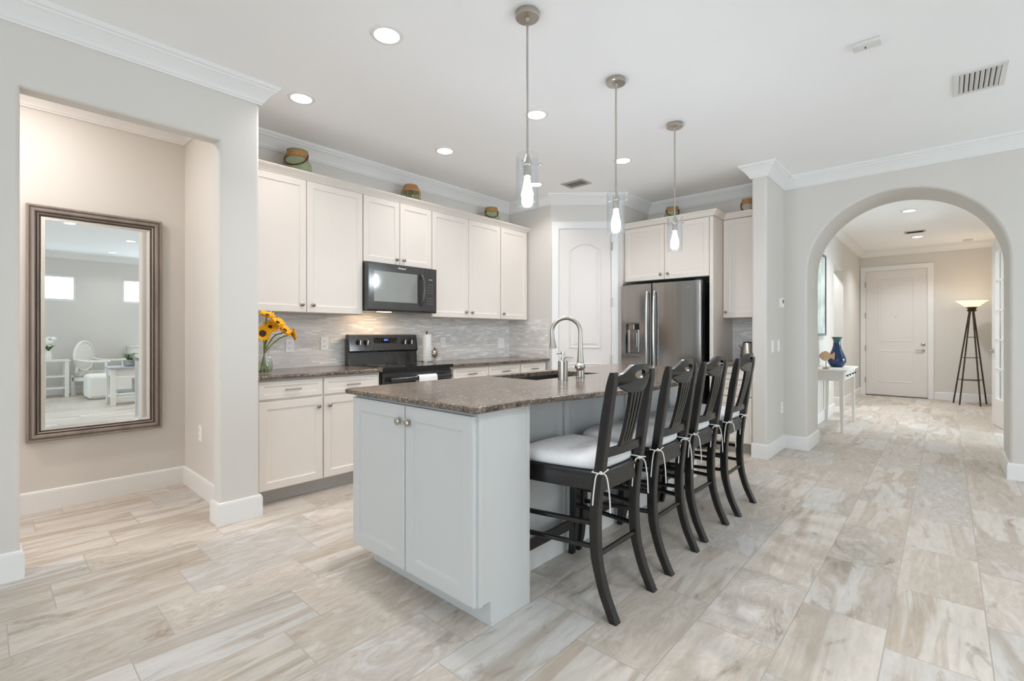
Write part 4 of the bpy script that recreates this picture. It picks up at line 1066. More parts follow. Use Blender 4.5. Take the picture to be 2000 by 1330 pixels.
# ------------------------------------------------------------------ sunflowers in a glass vase, counter objects
vx, vy = 1.372, 3.66
t = thing('flower_vase', 'clear glass vase of sunflowers on the counter beside the left pier', 'vase', (vx, vy, 0.9145))
mb = MB(); mb.lathe([(0, 0.0005), (0.048, 0.0005), (0.056, 0.02), (0.060, 0.06), (0.052, 0.10), (0.034, 0.135), (0.030, 0.15), (0.042, 0.178), (0.038, 0.178), (0.027, 0.15), (0.031, 0.135), (0.048, 0.10), (0.055, 0.06), (0.051, 0.022), (0.044, 0.006), (0, 0.006)], n=28); mb.build('vessel', M['glass'], t)
mb = MB(); mb.lathe([(0, 0.0062), (0.043, 0.0062), (0.050, 0.024), (0.0545, 0.06), (0.05, 0.085), (0, 0.085)], n=28); mb.build('water', M['water'], t)
FL = [((1.338, 3.60, 1.205), (-0.40, -0.88, 0.05), 0.064, 'large sunflower facing the camera, lowest left of the bouquet'),
      ((1.392, 3.61, 1.252), (-0.10, -0.8, 0.5), 0.060, 'sunflower half turned upward in the middle of the bouquet'),
      ((1.360, 3.575, 1.334), (0.1, -0.45, 0.85), 0.062, 'topmost sunflower facing up against the cabinet bottom'),
      ((1.440, 3.60, 1.285), (0.2, -0.65, 0.7), 0.060, 'sunflower at the upper right of the bouquet, turned up'),
      ((1.492, 3.60, 1.228), (0.35, -0.6, 0.62), 0.066, 'sunflower at the right of the bouquet, tilted sideways'),
      ((1.555, 3.60, 1.198), (0.85, -0.45, 0.1), 0.062, 'rightmost sunflower drooping over the white outlet')]
for i, (c, d, r, lab) in enumerate(FL):
    c = Vector(c); d = Vector(d).normalized()
    t = thing('sunflower', lab, 'sunflower', (vx, vy, 0.93), 0, 'sunflowers in the glass vase')
    oo = (vx, vy, 0.93)
    a_ = i * 1.05; bx_, by_ = 0.030 * math.cos(a_), 0.030 * math.sin(a_)
    mb = MB(oo); mb.tube(smooth_path([(vx - bx_, vy - by_, 0.9235), (vx + bx_ * 0.1, vy + by_ * 0.1, 1.06), (vx + (c.x - vx) * 0.45, vy + (c.y - vy) * 0.45, 1.06 + (c.z - 1.06) * 0.72), tuple(c - d * 0.03), tuple(c - d * 0.012)], 6), 0.0048, 8); mb.build('stem', M['stem'], t)
    q = d.to_track_quat('Z', 'Y').to_matrix().to_4x4()
    mb = MB(oo); mb.M = Matrix.Translation(c) @ q
    rnd = random.Random(i)
    for layer, (n, r0, r1, lift) in enumerate(((18, 0.3, 1.0, 0.10), (16, 0.2, 0.84, 0.28))):
        for k in range(n):
            an = 2 * PI * (k + 0.5 * layer) / n + rnd.uniform(-0.08, 0.08); ca, sa = math.cos(an), math.sin(an)
            L = r * r1 * rnd.uniform(0.9, 1.06); wdt = r * 0.185; lf = lift * r * rnd.uniform(0.5, 1.4)
            def pp(rad, side, z): return (ca * rad - sa * side, sa * rad + ca * side, z)
            top = [pp(r * r0, -wdt * 0.5, 0.001), pp(r * 0.62, -wdt, lf * 0.5), pp(L, 0, lf), pp(r * 0.62, wdt, lf * 0.5), pp(r * r0, wdt * 0.5, 0.001)]
            mid = pp(r * 0.62, 0, lf * 0.5 - 0.0025); bot = pp(r * 0.6, 0, lf * 0.5 - 0.005)
            vt = mb.ring(top); vm = mb._v(mid); vb = mb._v(bot)
            for a1, b1 in zip(vt, vt[1:]): mb.bm.faces.new((a1, b1, vm)); mb.bm.faces.new((b1, a1, vb))
            mb.bm.faces.new((vt[4], vt[0], vm)); mb.bm.faces.new((vt[0], vt[4], vb))
    mb.build('petals', M['petal'], t, angle=1.5)
    mb = MB(oo); mb.M = Matrix.Translation(c) @ q; k_ = 1.0 if i == 0 else 0.62; mb.lathe([(0, -0.004), (r * 0.36 * k_, -0.002), (r * 0.40 * k_, 0.003), (r * 0.3 * k_, 0.008), (r * 0.12 * k_, 0.006), (0, 0.005)], n=20); mb.build('seed_head', M['seed'], t)
    mb = MB(oo); mb.M = Matrix.Translation(c) @ q; mb.lathe([(0, -0.016), (r * 0.2, -0.013), (r * 0.42, -0.003), (r * 0.38, -0.001), (0, -0.003)], n=14); mb.build('sepals', M['leaf'], t)
# paper towel on a holder
o3 = (3.062, 3.95, 0.9145)
t = thing('paper_towel_roll', 'white paper towel roll on a holder right of the range', 'paper towel', o3)
mb = MB(); mb.lathe([(0, 0.0005), (0.062, 0.0005), (0.062, 0.010), (0.05, 0.012), (0, 0.012)], n=28); mb.build('holder_base', M['nickel'], t)
mb = MB(); mb.lathe([(0, 0.0125), (0.046, 0.0125), (0.046, 0.282), (0.02, 0.284), (0, 0.283)], n=32); mb.build('roll', M['paper'], t)
mb = MB(); mb.lathe([(0, 0.28), (0.006, 0.28), (0.006, 0.296), (0.011, 0.302), (0.009, 0.312), (0, 0.314)], n=14); mb.build('finial', M['bronze'], t)
# spiky metal ornament on a low stand
o3 = (3.045, 3.80, 0.9145)
t = thing('metal_ornament', 'spiky round silver sea-urchin ornament standing before the paper towel', 'ornament', o3)
mb = MB(); mb.lathe([(0, 0.0005), (0.028, 0.0005), (0.026, 0.006), (0.008, 0.012), (0.006, 0.045), (0, 0.046)], n=18); mb.build('stand', M['silver'], t)
mb = MB(); mb.sphere((0, 0, 0.088), 0.034, (1, 0.6, 1.15)); mb.sphere((0, -0.005, 0.145), 0.016); mb.build('shell', M['silver'], t)
mb = MB()
for k in range(14):
    a_ = 2 * PI * k / 14; mb.tube([(0.03 * math.cos(a_), 0, 0.088 + 0.036 * math.sin(a_)), (0.062 * math.cos(a_), -0.006, 0.088 + 0.066 * math.sin(a_))], [0.003, 0.0015], 6)
mb.build('spikes', M['bronze'], t)
# outlets and wall plates
def plate(name, label, loc, rotz, kind='outlet', w=0.072, h=0.116, group=None):
    t = thing(name, label, 'wall outlet' if kind == 'outlet' else 'switch', loc, rotz, group)
    mb = MB(); mb.box(-w / 2, w / 2, -0.006, 0.0, 0, h, 0.002); mb.build('cover_plate', M['white_plastic'], t, angle=0.3)
    if kind == 'outlet':
        mb = MB()
        for z in (h * 0.3, h * 0.7): mb.lathe([(0, 0), (0.0165, 0), (0.0155, 0.0025), (0, 0.003)], (0, -0.0055, z), 18, 'y')
        r_ = mb.build('receptacle', M['white_plastic'], t)
        mb = MB()
        for z in (h * 0.3, h * 0.7):
            for x in (-0.006, 0.006): mb.box(x - 0.0012, x + 0.0012, -0.0092, -0.008, z - 0.004, z + 0.006)
        mb.build('slots', M['slot'], r_)
    else:
        n = max(1, round((w - 0.026) / 0.046))
        for k in range(n):
            x = (k - (n - 1) / 2) * 0.046; mb = MB(); mb.box(x - 0.0165, x + 0.0165, -0.010, -0.0055, h * 0.22, h * 0.78, 0.002); mb.build('rocker', M['white_plastic'], t, angle=0.3)
    return t
plate('wall_outlet', 'white outlet on the backsplash partly behind the sunflowers', (1.748, 4.121, 1.046), 0)
plate('wall_outlet', 'white outlet on the backsplash just left of the range', (2.053, 4.121, 1.058), 0)
plate('wall_outlet', 'white outlet on the backsplash right of the paper towel', (3.415, 4.121, 1.05), 0)
plate('wall_switch', 'white double switch plate on the backsplash near the pantry corner', (4.345, 4.121, 1.03), 0, 'switch', 0.118)
plate('wall_outlet', 'white outlet low on the niche side wall right of the mirror', (1.10, 4.145, 0.40), -PI / 2)
plate('wall_outlet', 'white outlet low on the wing wall corner above the baseboard', (5.615, 1.275, 0.375), 0)
plate('wall_switch', 'white switch plate nearest the edge of the wing wall', (5.245, 1.275, 1.022), 0, 'switch')
plate('wall_switch', 'white switch plate farther along the wing wall near the corner', (5.475, 1.275, 1.022), 0, 'switch')
plate('wall_outlet', 'white outlet on the foyer wall under the console table', (8.42, FY1, 0.38), 0)
t = thing('thermostat', 'small white wall thermostat on the wing wall left of the arch', 'thermostat', (5.56, 1.275, 1.475))
mb = MB(); mb.box(-0.05, 0.05, -0.026, 0, 0, 0.095, 0.004); mb.build('housing', M['white_plastic'], t, angle=0.3)
mb = MB(); mb.box(-0.03, 0.03, -0.0275, -0.0255, 0.045, 0.08); mb.build('screen', M['slot'], t)

# ------------------------------------------------------------------ lights on the ceiling
def pendant(label, loc):
    t = thing('pendant_light', label, 'pendant light', loc, 0, 'pendant lights over the island')
    z = lambda w_: w_ - CZ
    mb = MB(); mb.lathe([(0, -0.0005), (0.060, -0.0005), (0.062, -0.004), (0.062, -0.024), (0.058, -0.029), (0.012, -0.031), (0.009, -0.05), (0, -0.05)], n=36); mb.build('canopy', M['nickel'], t)
    mb = MB(); mb.tube([(0, 0, -0.045), (0, 0, z(2.118))], 0.0055, 12); mb.build('rod', M['nickel'], t)
    mb = MB(); mb.lathe([(0, z(2.122)), (0.008, z(2.118)), (0.022, z(2.075)), (0.025, z(2.07)), (0.025, z(2.062)), (0.0185, z(2.06)), (0.0185, z(2.005)), (0, z(2.004))], n=24)
    for k in range(3):
        a_ = math.radians(-48 + 120 * k); ca, sa = math.cos(a_), math.sin(a_)
        mb.tube([(0.02 * ca, 0.02 * sa, z(2.068)), (0.066 * ca, 0.066 * sa, z(2.068))], 0.0022, 6); mb.sphere((0.067 * ca, 0.067 * sa, z(2.068)), 0.005, u=8, v=6)
    mb.build('socket', M['nickel'], t)
    mb = MB(); R1, R0 = 0.0585, 0.0555
    prof = [(R1, z(1.850)), (R1, z(2.113)), (0.057, z(2.1155)), (R0, z(2.113)), (R0, z(1.850)), (0.057, z(1.848))]
    rings = [mb.ring([(r * math.cos(2 * PI * i / 40), r * math.sin(2 * PI * i / 40), zz) for i in range(40)]) for r, zz in prof]
    for p, q in zip(rings, rings[1:] + rings[:1]): mb.bridge(p, q)
    mb.build('glass_shade', M['shade'], t)
    mb = MB(); mb.lathe([(0, z(2.004)), (0.0135, z(2.003)), (0.0145, z(1.985)), (0.023, z(1.945)), (0.030, z(1.915)), (0.029, z(1.897)), (0.020, z(1.882)), (0, z(1.877))], n=24); mb.build('bulb', M['bulb'], t)
    return t
pd = pendant('nearest glass cylinder pendant over the near end of the island', (1.868, 1.585, CZ))
dup(pd, (2.742, 1.578, CZ), 'middle glass cylinder pendant over the island')
dup(pd, (3.628, 1.570, CZ), 'farthest glass cylinder pendant, in front of the refrigerator cabinet')
def downlight(label, loc, group, power=P_CAN, col=WARM, spread=2.2):
    t = thing('recessed_light', label, 'ceiling light', loc, 0, group)
    mb = MB(); prof = [(0.066, -0.002), (0.088, -0.0005), (0.090, -0.004), (0.083, -0.007), (0.068, -0.008)]
    rings = [mb.ring([(r * math.cos(2 * PI * i / 36), r * math.sin(2 * PI * i / 36), z) for i in range(36)]) for r, z in prof]
    for p, q in zip(rings, rings[1:] + rings[:1]): mb.bridge(p, q)
    mb.build('trim_ring', M['trim'], t)
    mb = MB(); mb.lathe([(0, -0.0015), (0.067, -0.0015), (0.067, -0.0035), (0, -0.004)], n=36); mb.build('lens', M['lens'], t)
    area_light('downlight_beam', (0, 0, -0.012), (0, 0, 0), 0.13, 0.13, power, col, 'DISK', t).data.spread = spread
    return t
GK = 'recessed lights in the kitchen ceiling'
dl0 = downlight('recessed ceiling light nearest the camera, largest in view', (1.487, 2.270, CZ), GK)
dl1 = downlight('recessed ceiling light beside the crown corner of the left pier', (1.487, 3.318, CZ), GK, P_CAN * 0.45)
for x, y, lab in ((2.774, 2.264, 'recessed ceiling light beside the rod of the nearest pendant'),
                  (2.774, 3.318, 'recessed ceiling light before the cabinets, above the microwave'), (4.056, 2.262, 'recessed ceiling light beside the rod of the middle pendant'),
                  (4.060, 3.330, 'recessed ceiling light behind the glass of the nearest pendant')):
    dup(dl0 if y < 3 else dl1, (x, y, CZ), lab)
fo = downlight('recessed foyer ceiling light just inside the arch', (8.249, 0.36, CZ), 'recessed lights in the foyer ceiling', P_FOYER, NEUTRAL)
dup(fo, (10.548, 0.355, CZ), 'recessed foyer ceiling light nearest the front door')
GL = 'living room ceiling lights seen in the mirror'
lv0 = downlight('living room ceiling light near the back wall, lower one in the mirror', (1.758, -3.30, CZ), GL, P_CAN * 0.45, NEUTRAL)
lv1 = downlight('living room ceiling light at the upper left of the mirror', (0.87, -0.50, CZ), GL, P_CAN * 0.9, NEUTRAL)
dup(lv0, (1.758, -1.55, CZ), 'living room ceiling light at the right in the mirror, upper one')
dup(lv1, (1.36, -0.36, CZ), 'living room ceiling light cut by the top edge of the mirror')
dup(lv1, (3.6, -1.55, CZ), 'unseen living room fill light added right of the camera, nearer one')  # added fill lamp, out of view and not in the mirror
dup(lv0, (3.6, -3.30, CZ), 'unseen living room fill light added right of the camera, near the patio window')  # second added fill lamp, likewise outside the mirror view
nl = downlight('unseen light added in the mirror niche ceiling', (0.1, 4.0, CZ), 'added niche ceiling lights', P_NICHE, spread=3.1)  # unseen lamp, added to light the niche wall
nl2 = downlight('unseen fill light added farther left in the niche passage ceiling', (-1.2, 4.03, CZ), 'added niche ceiling lights', P_NICHE * 5, spread=3.1)  # unseen lamp, added to lift the dark lower niche
dup(fo, (9.3, 1.75, CZ), 'unseen fill light added in the side hall off the foyer', group='added hall ceiling lights')  # unseen lamp, added to brighten the hall opening
# vents and detectors
def vent(name, label, x0, x1, y0, y1, n, along, frame_m, slat_m, dark):
    cx, cy = (x0 + x1) / 2, (y0 + y1) / 2; o3 = (cx, cy, CZ)
    t = thing(name, label, 'vent', o3)
    f = 0.028; mb = MB(o3)
    mb.box(x0, x1, y0, y0 + f, CZ - 0.009, CZ - 0.0005, 0.002); mb.box(x0, x1, y1 - f, y1, CZ - 0.009, CZ - 0.0005, 0.002)
    mb.box(x0, x0 + f, y0 + f, y1 - f, CZ - 0.009, CZ - 0.0005, 0.002); mb.box(x1 - f, x1, y0 + f, y1 - f, CZ - 0.009, CZ - 0.0005, 0.002)
    mb.build('frame', frame_m, t, angle=0.3)
    mb = MB(o3); mb.box(x0 + f, x1 - f, y0 + f, y1 - f, CZ - 0.0015, CZ - 0.0005); mb.build('duct', dark, t)
    mb = MB(o3)
    for k in range(n):
        if along == 'y':   # slats spaced along y, long in x
            y = y0 + f + (y1 - y0 - 2 * f) * (k + 0.5) / n; wd = (y1 - y0 - 2 * f) / n * 0.36
            mb.prism([(y - wd, CZ - 0.009), (y - wd + 0.002, CZ - 0.010), (y + wd, CZ - 0.004), (y + wd, CZ - 0.002)], 'x', x0 + f, x1 - f)
        else:
            x = x0 + f + (x1 - x0 - 2 * f) * (k + 0.5) / n; wd = (x1 - x0 - 2 * f) / n * 0.36
            mb.prism([(x - wd, CZ - 0.009), (x - wd + 0.002, CZ - 0.010), (x + wd, CZ - 0.004), (x + wd, CZ - 0.002)], 'y', y0 + f, y1 - f)
    mb.build('louvers', slat_m, t); return t
vent('ceiling_vent', 'white slatted return vent on the ceiling above the arch wall', 4.12, 4.49, -0.282, -0.035, 8, 'y', M['vent'], M['vent'], M['ventdark'])
vent('ceiling_vent', 'grey supply vent on the kitchen ceiling before the pantry', 4.235, 4.435, 2.845, 3.12, 3, 'x', M['ventgrey'], M['ventgrey'], M['ventdark'])
vent('ceiling_vent', 'dark slim supply vent on the foyer ceiling between the downlights', 9.92, 10.12, 0.24, 0.50, 3, 'x', M['ventgrey'], M['ventdark'], M['ventdark'])
t = thing('ceiling_sensor', 'small flat white rectangular sensor on the ceiling near the right vent', 'sensor', (3.34, 0.328, CZ))
mb = MB(); mb.box(-0.038, 0.038, -0.066, 0.066, -0.022, -0.0005, 0.006); mb.build('housing', M['vent'], t, angle=0.3)
mb = MB(); mb.box(-0.006, 0.006, 0.006, 0.012, -0.0235, -0.0215); mb.box(0.010, 0.016, 0.004, 0.014, -0.0235, -0.0215); mb.build('indicator', M['ventdark'], t)
t = thing('smoke_detector', 'small grey-white detector on the foyer ceiling before the floor lamp', 'smoke detector', (11.45, -0.28, CZ))
mb = MB(); mb.lathe([(0, -0.0005), (0.065, -0.0005), (0.065, -0.016), (0.05, -0.032), (0, -0.034)], n=28); mb.build('housing', M['vent'], t)
mb = MB(); mb.lathe([(0, -0.0335), (0.012, -0.0335), (0.01, -0.037), (0, -0.0375)], n=14); mb.build('button', M['ventgrey'], t)

# ------------------------------------------------------------------ leaning wall mirror in the niche
mx0, mx1, mz0, mz1 = 0.194, 0.940, 0.474, 2.073
o3 = ((mx0 + mx1) / 2, 4.556, mz0)
t = thing('wall_mirror', 'tall rectangular mirror in a pewter frame on the niche wall', 'mirror', o3)
FPR = [(0.0, 0.0), (0.0, 0.028), (0.006, 0.036), (0.014, 0.036), (0.018, 0.030), (0.022, 0.030), (0.028, 0.037), (0.040, 0.036), (0.048, 0.026), (0.052, 0.025), (0.056, 0.029), (0.061, 0.026), (0.066, 0.017), (0.072, 0.017), (0.074, 0.008), (0.074, 0.0)]
mb = MB(o3); last = None; first = None
for ins, out in FPR:
    y = 4.5555 - out
    r = mb.ring([(mx0 + ins, y, mz0 + ins), (mx1 - ins, y, mz0 + ins), (mx1 - ins, y, mz1 - ins), (mx0 + ins, y, mz1 - ins)])
    if last: mb.bridge(last, r)
    else: first = r
    last = r
mb.bridge(last, first)
mb.build('frame', M['mframe'], t, angle=0.35)
for i_, d_ in ((0.0165, 0.0305), (0.0505, 0.0262), (0.069, 0.0178)):
    mb = MB(o3); a0, a1, b0, b1 = mx0 + i_, mx1 - i_, mz0 + i_, mz1 - i_; yy = 4.5555 - d_; h = 0.0024
    for bx0, bx1, bz0, bz1 in ((a0 - h, a1 + h, b0 - h, b0 + h), (a0 - h, a1 + h, b1 - h, b1 + h), (a0 - h, a0 + h, b0 + h, b1 - h), (a1 - h, a1 + h, b0 + h, b1 - h)): mb.box(bx0, bx1, yy - 0.0012, yy + 0.001, bz0, bz1)
    mb.build('frame_groove', M['mframe_dark'], t)
mb = MB(o3)
g0 = 0.0735
r0 = mb.ring([(mx0 + g0, 4.546, mz0 + g0), (mx1 - g0, 4.546, mz0 + g0), (mx1 - g0, 4.546, mz1 - g0), (mx0 + g0, 4.546, mz1 - g0)])
g1 = g0 + 0.020
r1 = mb.ring([(mx0 + g1, 4.5435, mz0 + g1), (mx1 - g1, 4.5435, mz0 + g1), (mx1 - g1, 4.5435, mz1 - g1), (mx0 + g1, 4.5435, mz1 - g1)])
rb = mb.ring([(mx0 + g0, 4.553, mz0 + g0), (mx1 - g0, 4.553, mz0 + g0), (mx1 - g0, 4.553, mz1 - g0), (mx0 + g0, 4.553, mz1 - g0)])
mb.bridge(r0, r1); mb.cap(r1); mb.bridge(rb, r0); mb.cap(rb, True)
mb.build('mirror_glass', M['mirror'], t, smooth=False)

# ------------------------------------------------------------------ foyer furniture
tx0, tx1, ty0, ty1 = 7.02, 8.02, 0.925, 1.262
o3 = ((tx0 + tx1) / 2, (ty0 + ty1) / 2, 0)
t = thing('console_table', 'white console table with tapered legs against the foyer wall', 'table', o3)
mb = MB(o3); mb.box(tx0 - 0.03, tx1 + 0.03, ty0 - 0.035, ty1 + 0.01, 0.742, 0.764, 0.004); mb.build('tabletop', M['whitewood'], t, angle=0.3)
mb = MB(o3); mb.box(tx0 + 0.012, tx1 - 0.012, ty0 + 0.008, ty1 - 0.006, 0.625, 0.742, 0.002); mb.build('apron', M['whitewood'], t, angle=0.3)
for x in (tx0, tx1):
    for y in (ty0, ty1):
        mb = MB(o3); sx_ = 1 if x == tx0 else -1; sy_ = 1 if y == ty0 else -1; rings = []
        for z, h in ((0, 0.028), (0.60, 0.044), (0.742, 0.044)):
            rings.append(mb.ring([(x, y, z), (x + sx_ * h, y, z), (x + sx_ * h, y + sy_ * h, z), (x, y + sy_ * h, z)]))
        for p, q in zip(rings, rings[1:]): mb.bridge(p, q)
        mb.cap(rings[0], True); mb.cap(rings[-1]); mb.build('leg', M['whitewood'], t, angle=0.3)
for xa, xb in ((tx0 + 0.06, (tx0 + tx1) / 2 - 0.01), ((tx0 + tx1) / 2 + 0.01, tx1 - 0.06)):
    mb = MB(o3); mb.box(xa, xb, ty0 - 0.006, ty0 + 0.009, 0.640, 0.732, 0.002); d = mb.build('drawer', M['whitewood'], t, angle=0.3)
    for k in (0.25, 0.75):
        mb = MB(o3); mb.lathe([(0, 0), (0.006, 0), (0.005, 0.012), (0.014, 0.016), (0.012, 0.026), (0, 0.028)], (xa + (xb - xa) * k, ty0 - 0.005, 0.686), 14, 'y'); mb.build('knob', M['bronze'], d)
# blue vase
t = thing('blue_vase', 'glossy deep blue and teal pear-shaped vase on the console table', 'vase', (7.62, 1.075, 0.7645))
mb = MB(); mb.lathe([(0, 0.0005), (0.062, 0.0005), (0.085, 0.025), (0.105, 0.075), (0.102, 0.115), (0.08, 0.175), (0.055, 0.235), (0.042, 0.29), (0.040, 0.32), (0, 0.32)], n=36); mb.build('body', M['bluevase'], t)
mb = MB(); mb.lathe([(0.0402, 0.305), (0.039, 0.34), (0.047, 0.372), (0.064, 0.394), (0.060, 0.398), (0.042, 0.375), (0.035, 0.34), (0.034, 0.305)], n=36); mb.build('neck', M['vaseneck'], t)
# driftwood fish on a stand
t = thing('fish_figurine', 'small wooden fish figurine on a stand left of the blue vase', 'figurine', (7.13, 1.12, 0.7645))
mb = MB(); mb.box(-0.05, 0.05, -0.03, 0.03, 0.0005, 0.016, 0.003); mb.build('stand', M['wood'], t, angle=0.3)
mb = MB(); mb.tube([(0, 0, 0.012), (0.002, 0, 0.11)], 0.004, 8); mb.build('rod', M['bronze'], t)
mb = MB(); mb.M = Matrix.Rotation(-0.84, 4, 'Z'); mb.prism([(-0.085, 0.165), (-0.055, 0.205), (-0.005, 0.225), (0.045, 0.195), (0.065, 0.165), (0.105, 0.21), (0.095, 0.155), (0.10, 0.11), (0.06, 0.145), (0.03, 0.115), (-0.02, 0.10), (-0.06, 0.125)], 'y', -0.014, 0.014, b=0.006); mb.build('fish_body', M['wood'], t)
# white coral ornament right of the vase
t = thing('coral_ornament', 'small white branching coral ornament right of the blue vase', 'ornament', (7.86, 1.10, 0.7645))
mb = MB(); mb.lathe([(0, 0.0005), (0.035, 0.0005), (0.03, 0.015), (0, 0.018)], n=18); mb.build('base', M['whitewood'], t)
mb = MB()
for dx, dy, h in ((-0.05, 0.01, 0.16), (0.0, -0.01, 0.2), (0.055, 0.0, 0.18), (0.03, 0.02, 0.12)):
    mb.tube(smooth_path([(0, 0, 0.012), (dx * 0.5, dy * 0.5, h * 0.5), (dx * 0.9, dy, h * 0.8), (dx * 1.3, dy, h)], 4), [0.009 - 0.0004 * k for k in range(13)], 8)
mb.build('branches', M['whitewood'], t)
# framed picture on the foyer wall
t = thing('framed_picture', 'tall soft green botanical picture on the foyer wall above the console', 'picture', (7.55, FY1, 1.18))
mb = MB(); 
for b_ in ((-0.42, -0.39, 0, 1.12), (0.39, 0.42, 0, 1.12), (-0.39, 0.39, 0, 0.03), (-0.39, 0.39, 1.09, 1.12)): mb.box(b_[0], b_[1], -0.035, -0.001, b_[2], b_[3], 0.003)
mb.build('frame', M['matboard'], t, angle=0.3)
mb = MB(); mb.box(-0.392, 0.392, -0.02, -0.004, 0.028, 1.092); mb.build('print', M['canvas'], t)
# floor lamp
LX, LY = 11.28, -0.325
t = thing('floor_lamp', 'dark four-legged torchiere floor lamp with lit glass bowl in the foyer', 'lamp', (LX, LY, 0))
for dx, dy in ((-0.20, -0.10), (0.25, -0.19), (0.10, 0.23), (-0.17, 0.155)):
    s_ = 0.98
    mb = MB(); mb.tube([(dx * 0.12, dy * 0.12, 1.60), (dx, dy, 0.001)], 0.011, 10); mb.build('leg', M['bronze'], t)
for z in (0.42, 0.80, 1.15):
    f = 0.12 + 0.88 * (1 - z / 1.6); mb = MB()
    cs = [(-0.20 * f, -0.10 * f, z), (0.25 * f, -0.19 * f, z), (0.10 * f, 0.23 * f, z), (-0.17 * f, 0.155 * f, z)]
    if z < 0.9: mb.prism([(p[0], p[1]) for p in cs], 'z', z - 0.004, z + 0.004)
    else: mb.tube(cs, 0.005, 8, closed=True)
    mb.build('shelf' if z < 0.9 else 'brace', M['bronze'], t)
mb = MB(); mb.lathe([(0, 1.585), (0.05, 1.585), (0.065, 1.60), (0.05, 1.62), (0.06, 1.645), (0.085, 1.655), (0.07, 1.662), (0, 1.662)], n=24); mb.build('collar', M['bronze'], t)
mb = MB(); mb.lathe([(0.05, 1.655), (0.09, 1.67), (0.135, 1.71), (0.185, 1.752), (0.205, 1.760), (0.203, 1.764), (0.18, 1.757), (0.13, 1.716), (0.085, 1.676), (0.045, 1.661)], n=40); mb.build('lamp_shade', M['lampglass'], t)
l = bpy.data.lights.new('torchiere_glow', 'POINT'); l.energy = 2.6; l.color = (1.0, 0.86, 0.70); l.shadow_soft_size = 0.05
lo = bpy.data.objects.new('torchiere_glow', l); C.objects.link(lo); lo.parent = t; lo.location = (0, 0, 1.80)

# ------------------------------------------------------------------ living room pieces seen in the mirror
def four_legs(t, o3, x0, x1, y0, y1, h, w, m):
    for x in (x0, x1 - w):
        for y in (y0, y1 - w):
            mb = MB(o3); mb.box(x, x + w, y, y + w, 0, h, 0.003); mb.build('leg', m, t, angle=0.3)
o3 = (0.93, -3.57, 0)
t = thing('side_table', 'small white side table with open shelves beside the armchair, seen in the mirror', 'side table', o3)
mb = MB(o3); mb.box(0.72, 1.14, -3.78, -3.36, 0.68, 0.71, 0.004); mb.build('tabletop', M['whitewood'], t, angle=0.3)
four_legs(t, o3, 0.74, 1.12, -3.76, -3.38, 0.68, 0.06, M['whitewood'])
for z in (0.16, 0.38):
    mb = MB(o3); mb.box(0.75, 1.11, -3.75, -3.39, z, z + 0.03, 0.003); mb.build('shelf', M['whitewood'], t, angle=0.3)
t = thing('flower_vase', 'white blossoms in a small vase on the white side table, seen in the mirror', 'vase', (0.85, -3.62, 0.7105))
mb = MB(); mb.lathe([(0, 0.0005), (0.05, 0.0005), (0.06, 0.08), (0.04, 0.15), (0.045, 0.17), (0, 0.168)], n=20); mb.build('vessel', M['whitewood'], t)
mb = MB()
for k in range(9):
    a_ = k * 2.4; mb.sphere((0.075 * math.cos(a_) * (0.4 + 0.6 * (k % 3) / 2), 0.075 * math.sin(a_), 0.33 + 0.035 * (k % 3)), 0.042, u=10, v=8)
mb.build('blossoms', M['bloom'], t)
mb = MB()
for k in range(7):
    a_ = k * 0.9; mb.tube([(0, 0, 0.16), (0.05 * math.cos(a_), 0.05 * math.sin(a_), 0.24), (0.10 * math.cos(a_), 0.10 * math.sin(a_), 0.27)], [0.004, 0.022, 0.003], 8, flat=0.3)
mb.build('leaves', M['plant'], t)
o3 = (1.45, -3.68, 0)
t = thing('armchair', 'white open-arm chair with round back and print cushion, seen in the mirror', 'armchair', o3)
four_legs(t, o3, 1.12, 1.74, -3.98, -3.38, 0.40, 0.05, M['whitewood'])
mb = MB(o3); mb.box(1.12, 1.74, -3.98, -3.38, 0.28, 0.36, 0.006); mb.build('seat_frame', M['whitewood'], t, angle=0.3)
mb = MB(o3); mb.box(1.16, 1.70, -3.94, -3.36, 0.361, 0.47, 0.03, 3); mb.build('seat_cushion', M['stripe'], t)
mb = MB(o3); mb.tube([(1.16 + 0.0, -3.70 + 0.30 * math.cos(2 * PI * i / 28) * 0.95, 0.76 + 0.29 * math.sin(2 * PI * i / 28)) for i in range(28)], 0.028, 10, closed=True)
mb.tube([(1.16, -3.93, 0.38), (1.16, -3.90, 0.56)], 0.025, 8); mb.tube([(1.16, -3.45, 0.38), (1.16, -3.49, 0.56)], 0.025, 8); mb.build('back_frame', M['whitewood'], t)
mb = MB(o3); mb.sphere((1.165, -3.70, 0.76), 0.265, (0.12, 1, 1), 24, 14); mb.build('back_pad', M['linen'], t)
for y in (-3.97, -3.40):
    mb = MB(o3); mb.tube(smooth_path([(1.16, y, 0.70), (1.35, y, 0.665), (1.60, y, 0.66), (1.76, y, 0.672)], 5), 0.024, 8); mb.tube([(1.70, y, 0.38), (1.70, y, 0.66)], 0.022, 8); mb.build('arm', M['whitewood'], t)
t.location = (1.60, -3.56, 0); t.rotation_euler = (0, 0, 0.62)
o3 = (1.67, -2.72, 0)
t = thing('pouf', 'large white upholstered pouf on the floor, seen in the mirror', 'ottoman', o3)
mb = MB(o3); mb.box(1.28, 2.06, -3.02, -2.42, 0.012, 0.45, 0.07, 4); mb.build('cushion_body', M['linen'], t, angle=1.2)
mb = MB(o3); mb.tube([(1.36, -2.95, 0.012), (1.98, -2.95, 0.012), (1.98, -2.49, 0.012), (1.36, -2.49, 0.012)], 0.012, 8, closed=True); mb.build('piping', M['linen'], t)
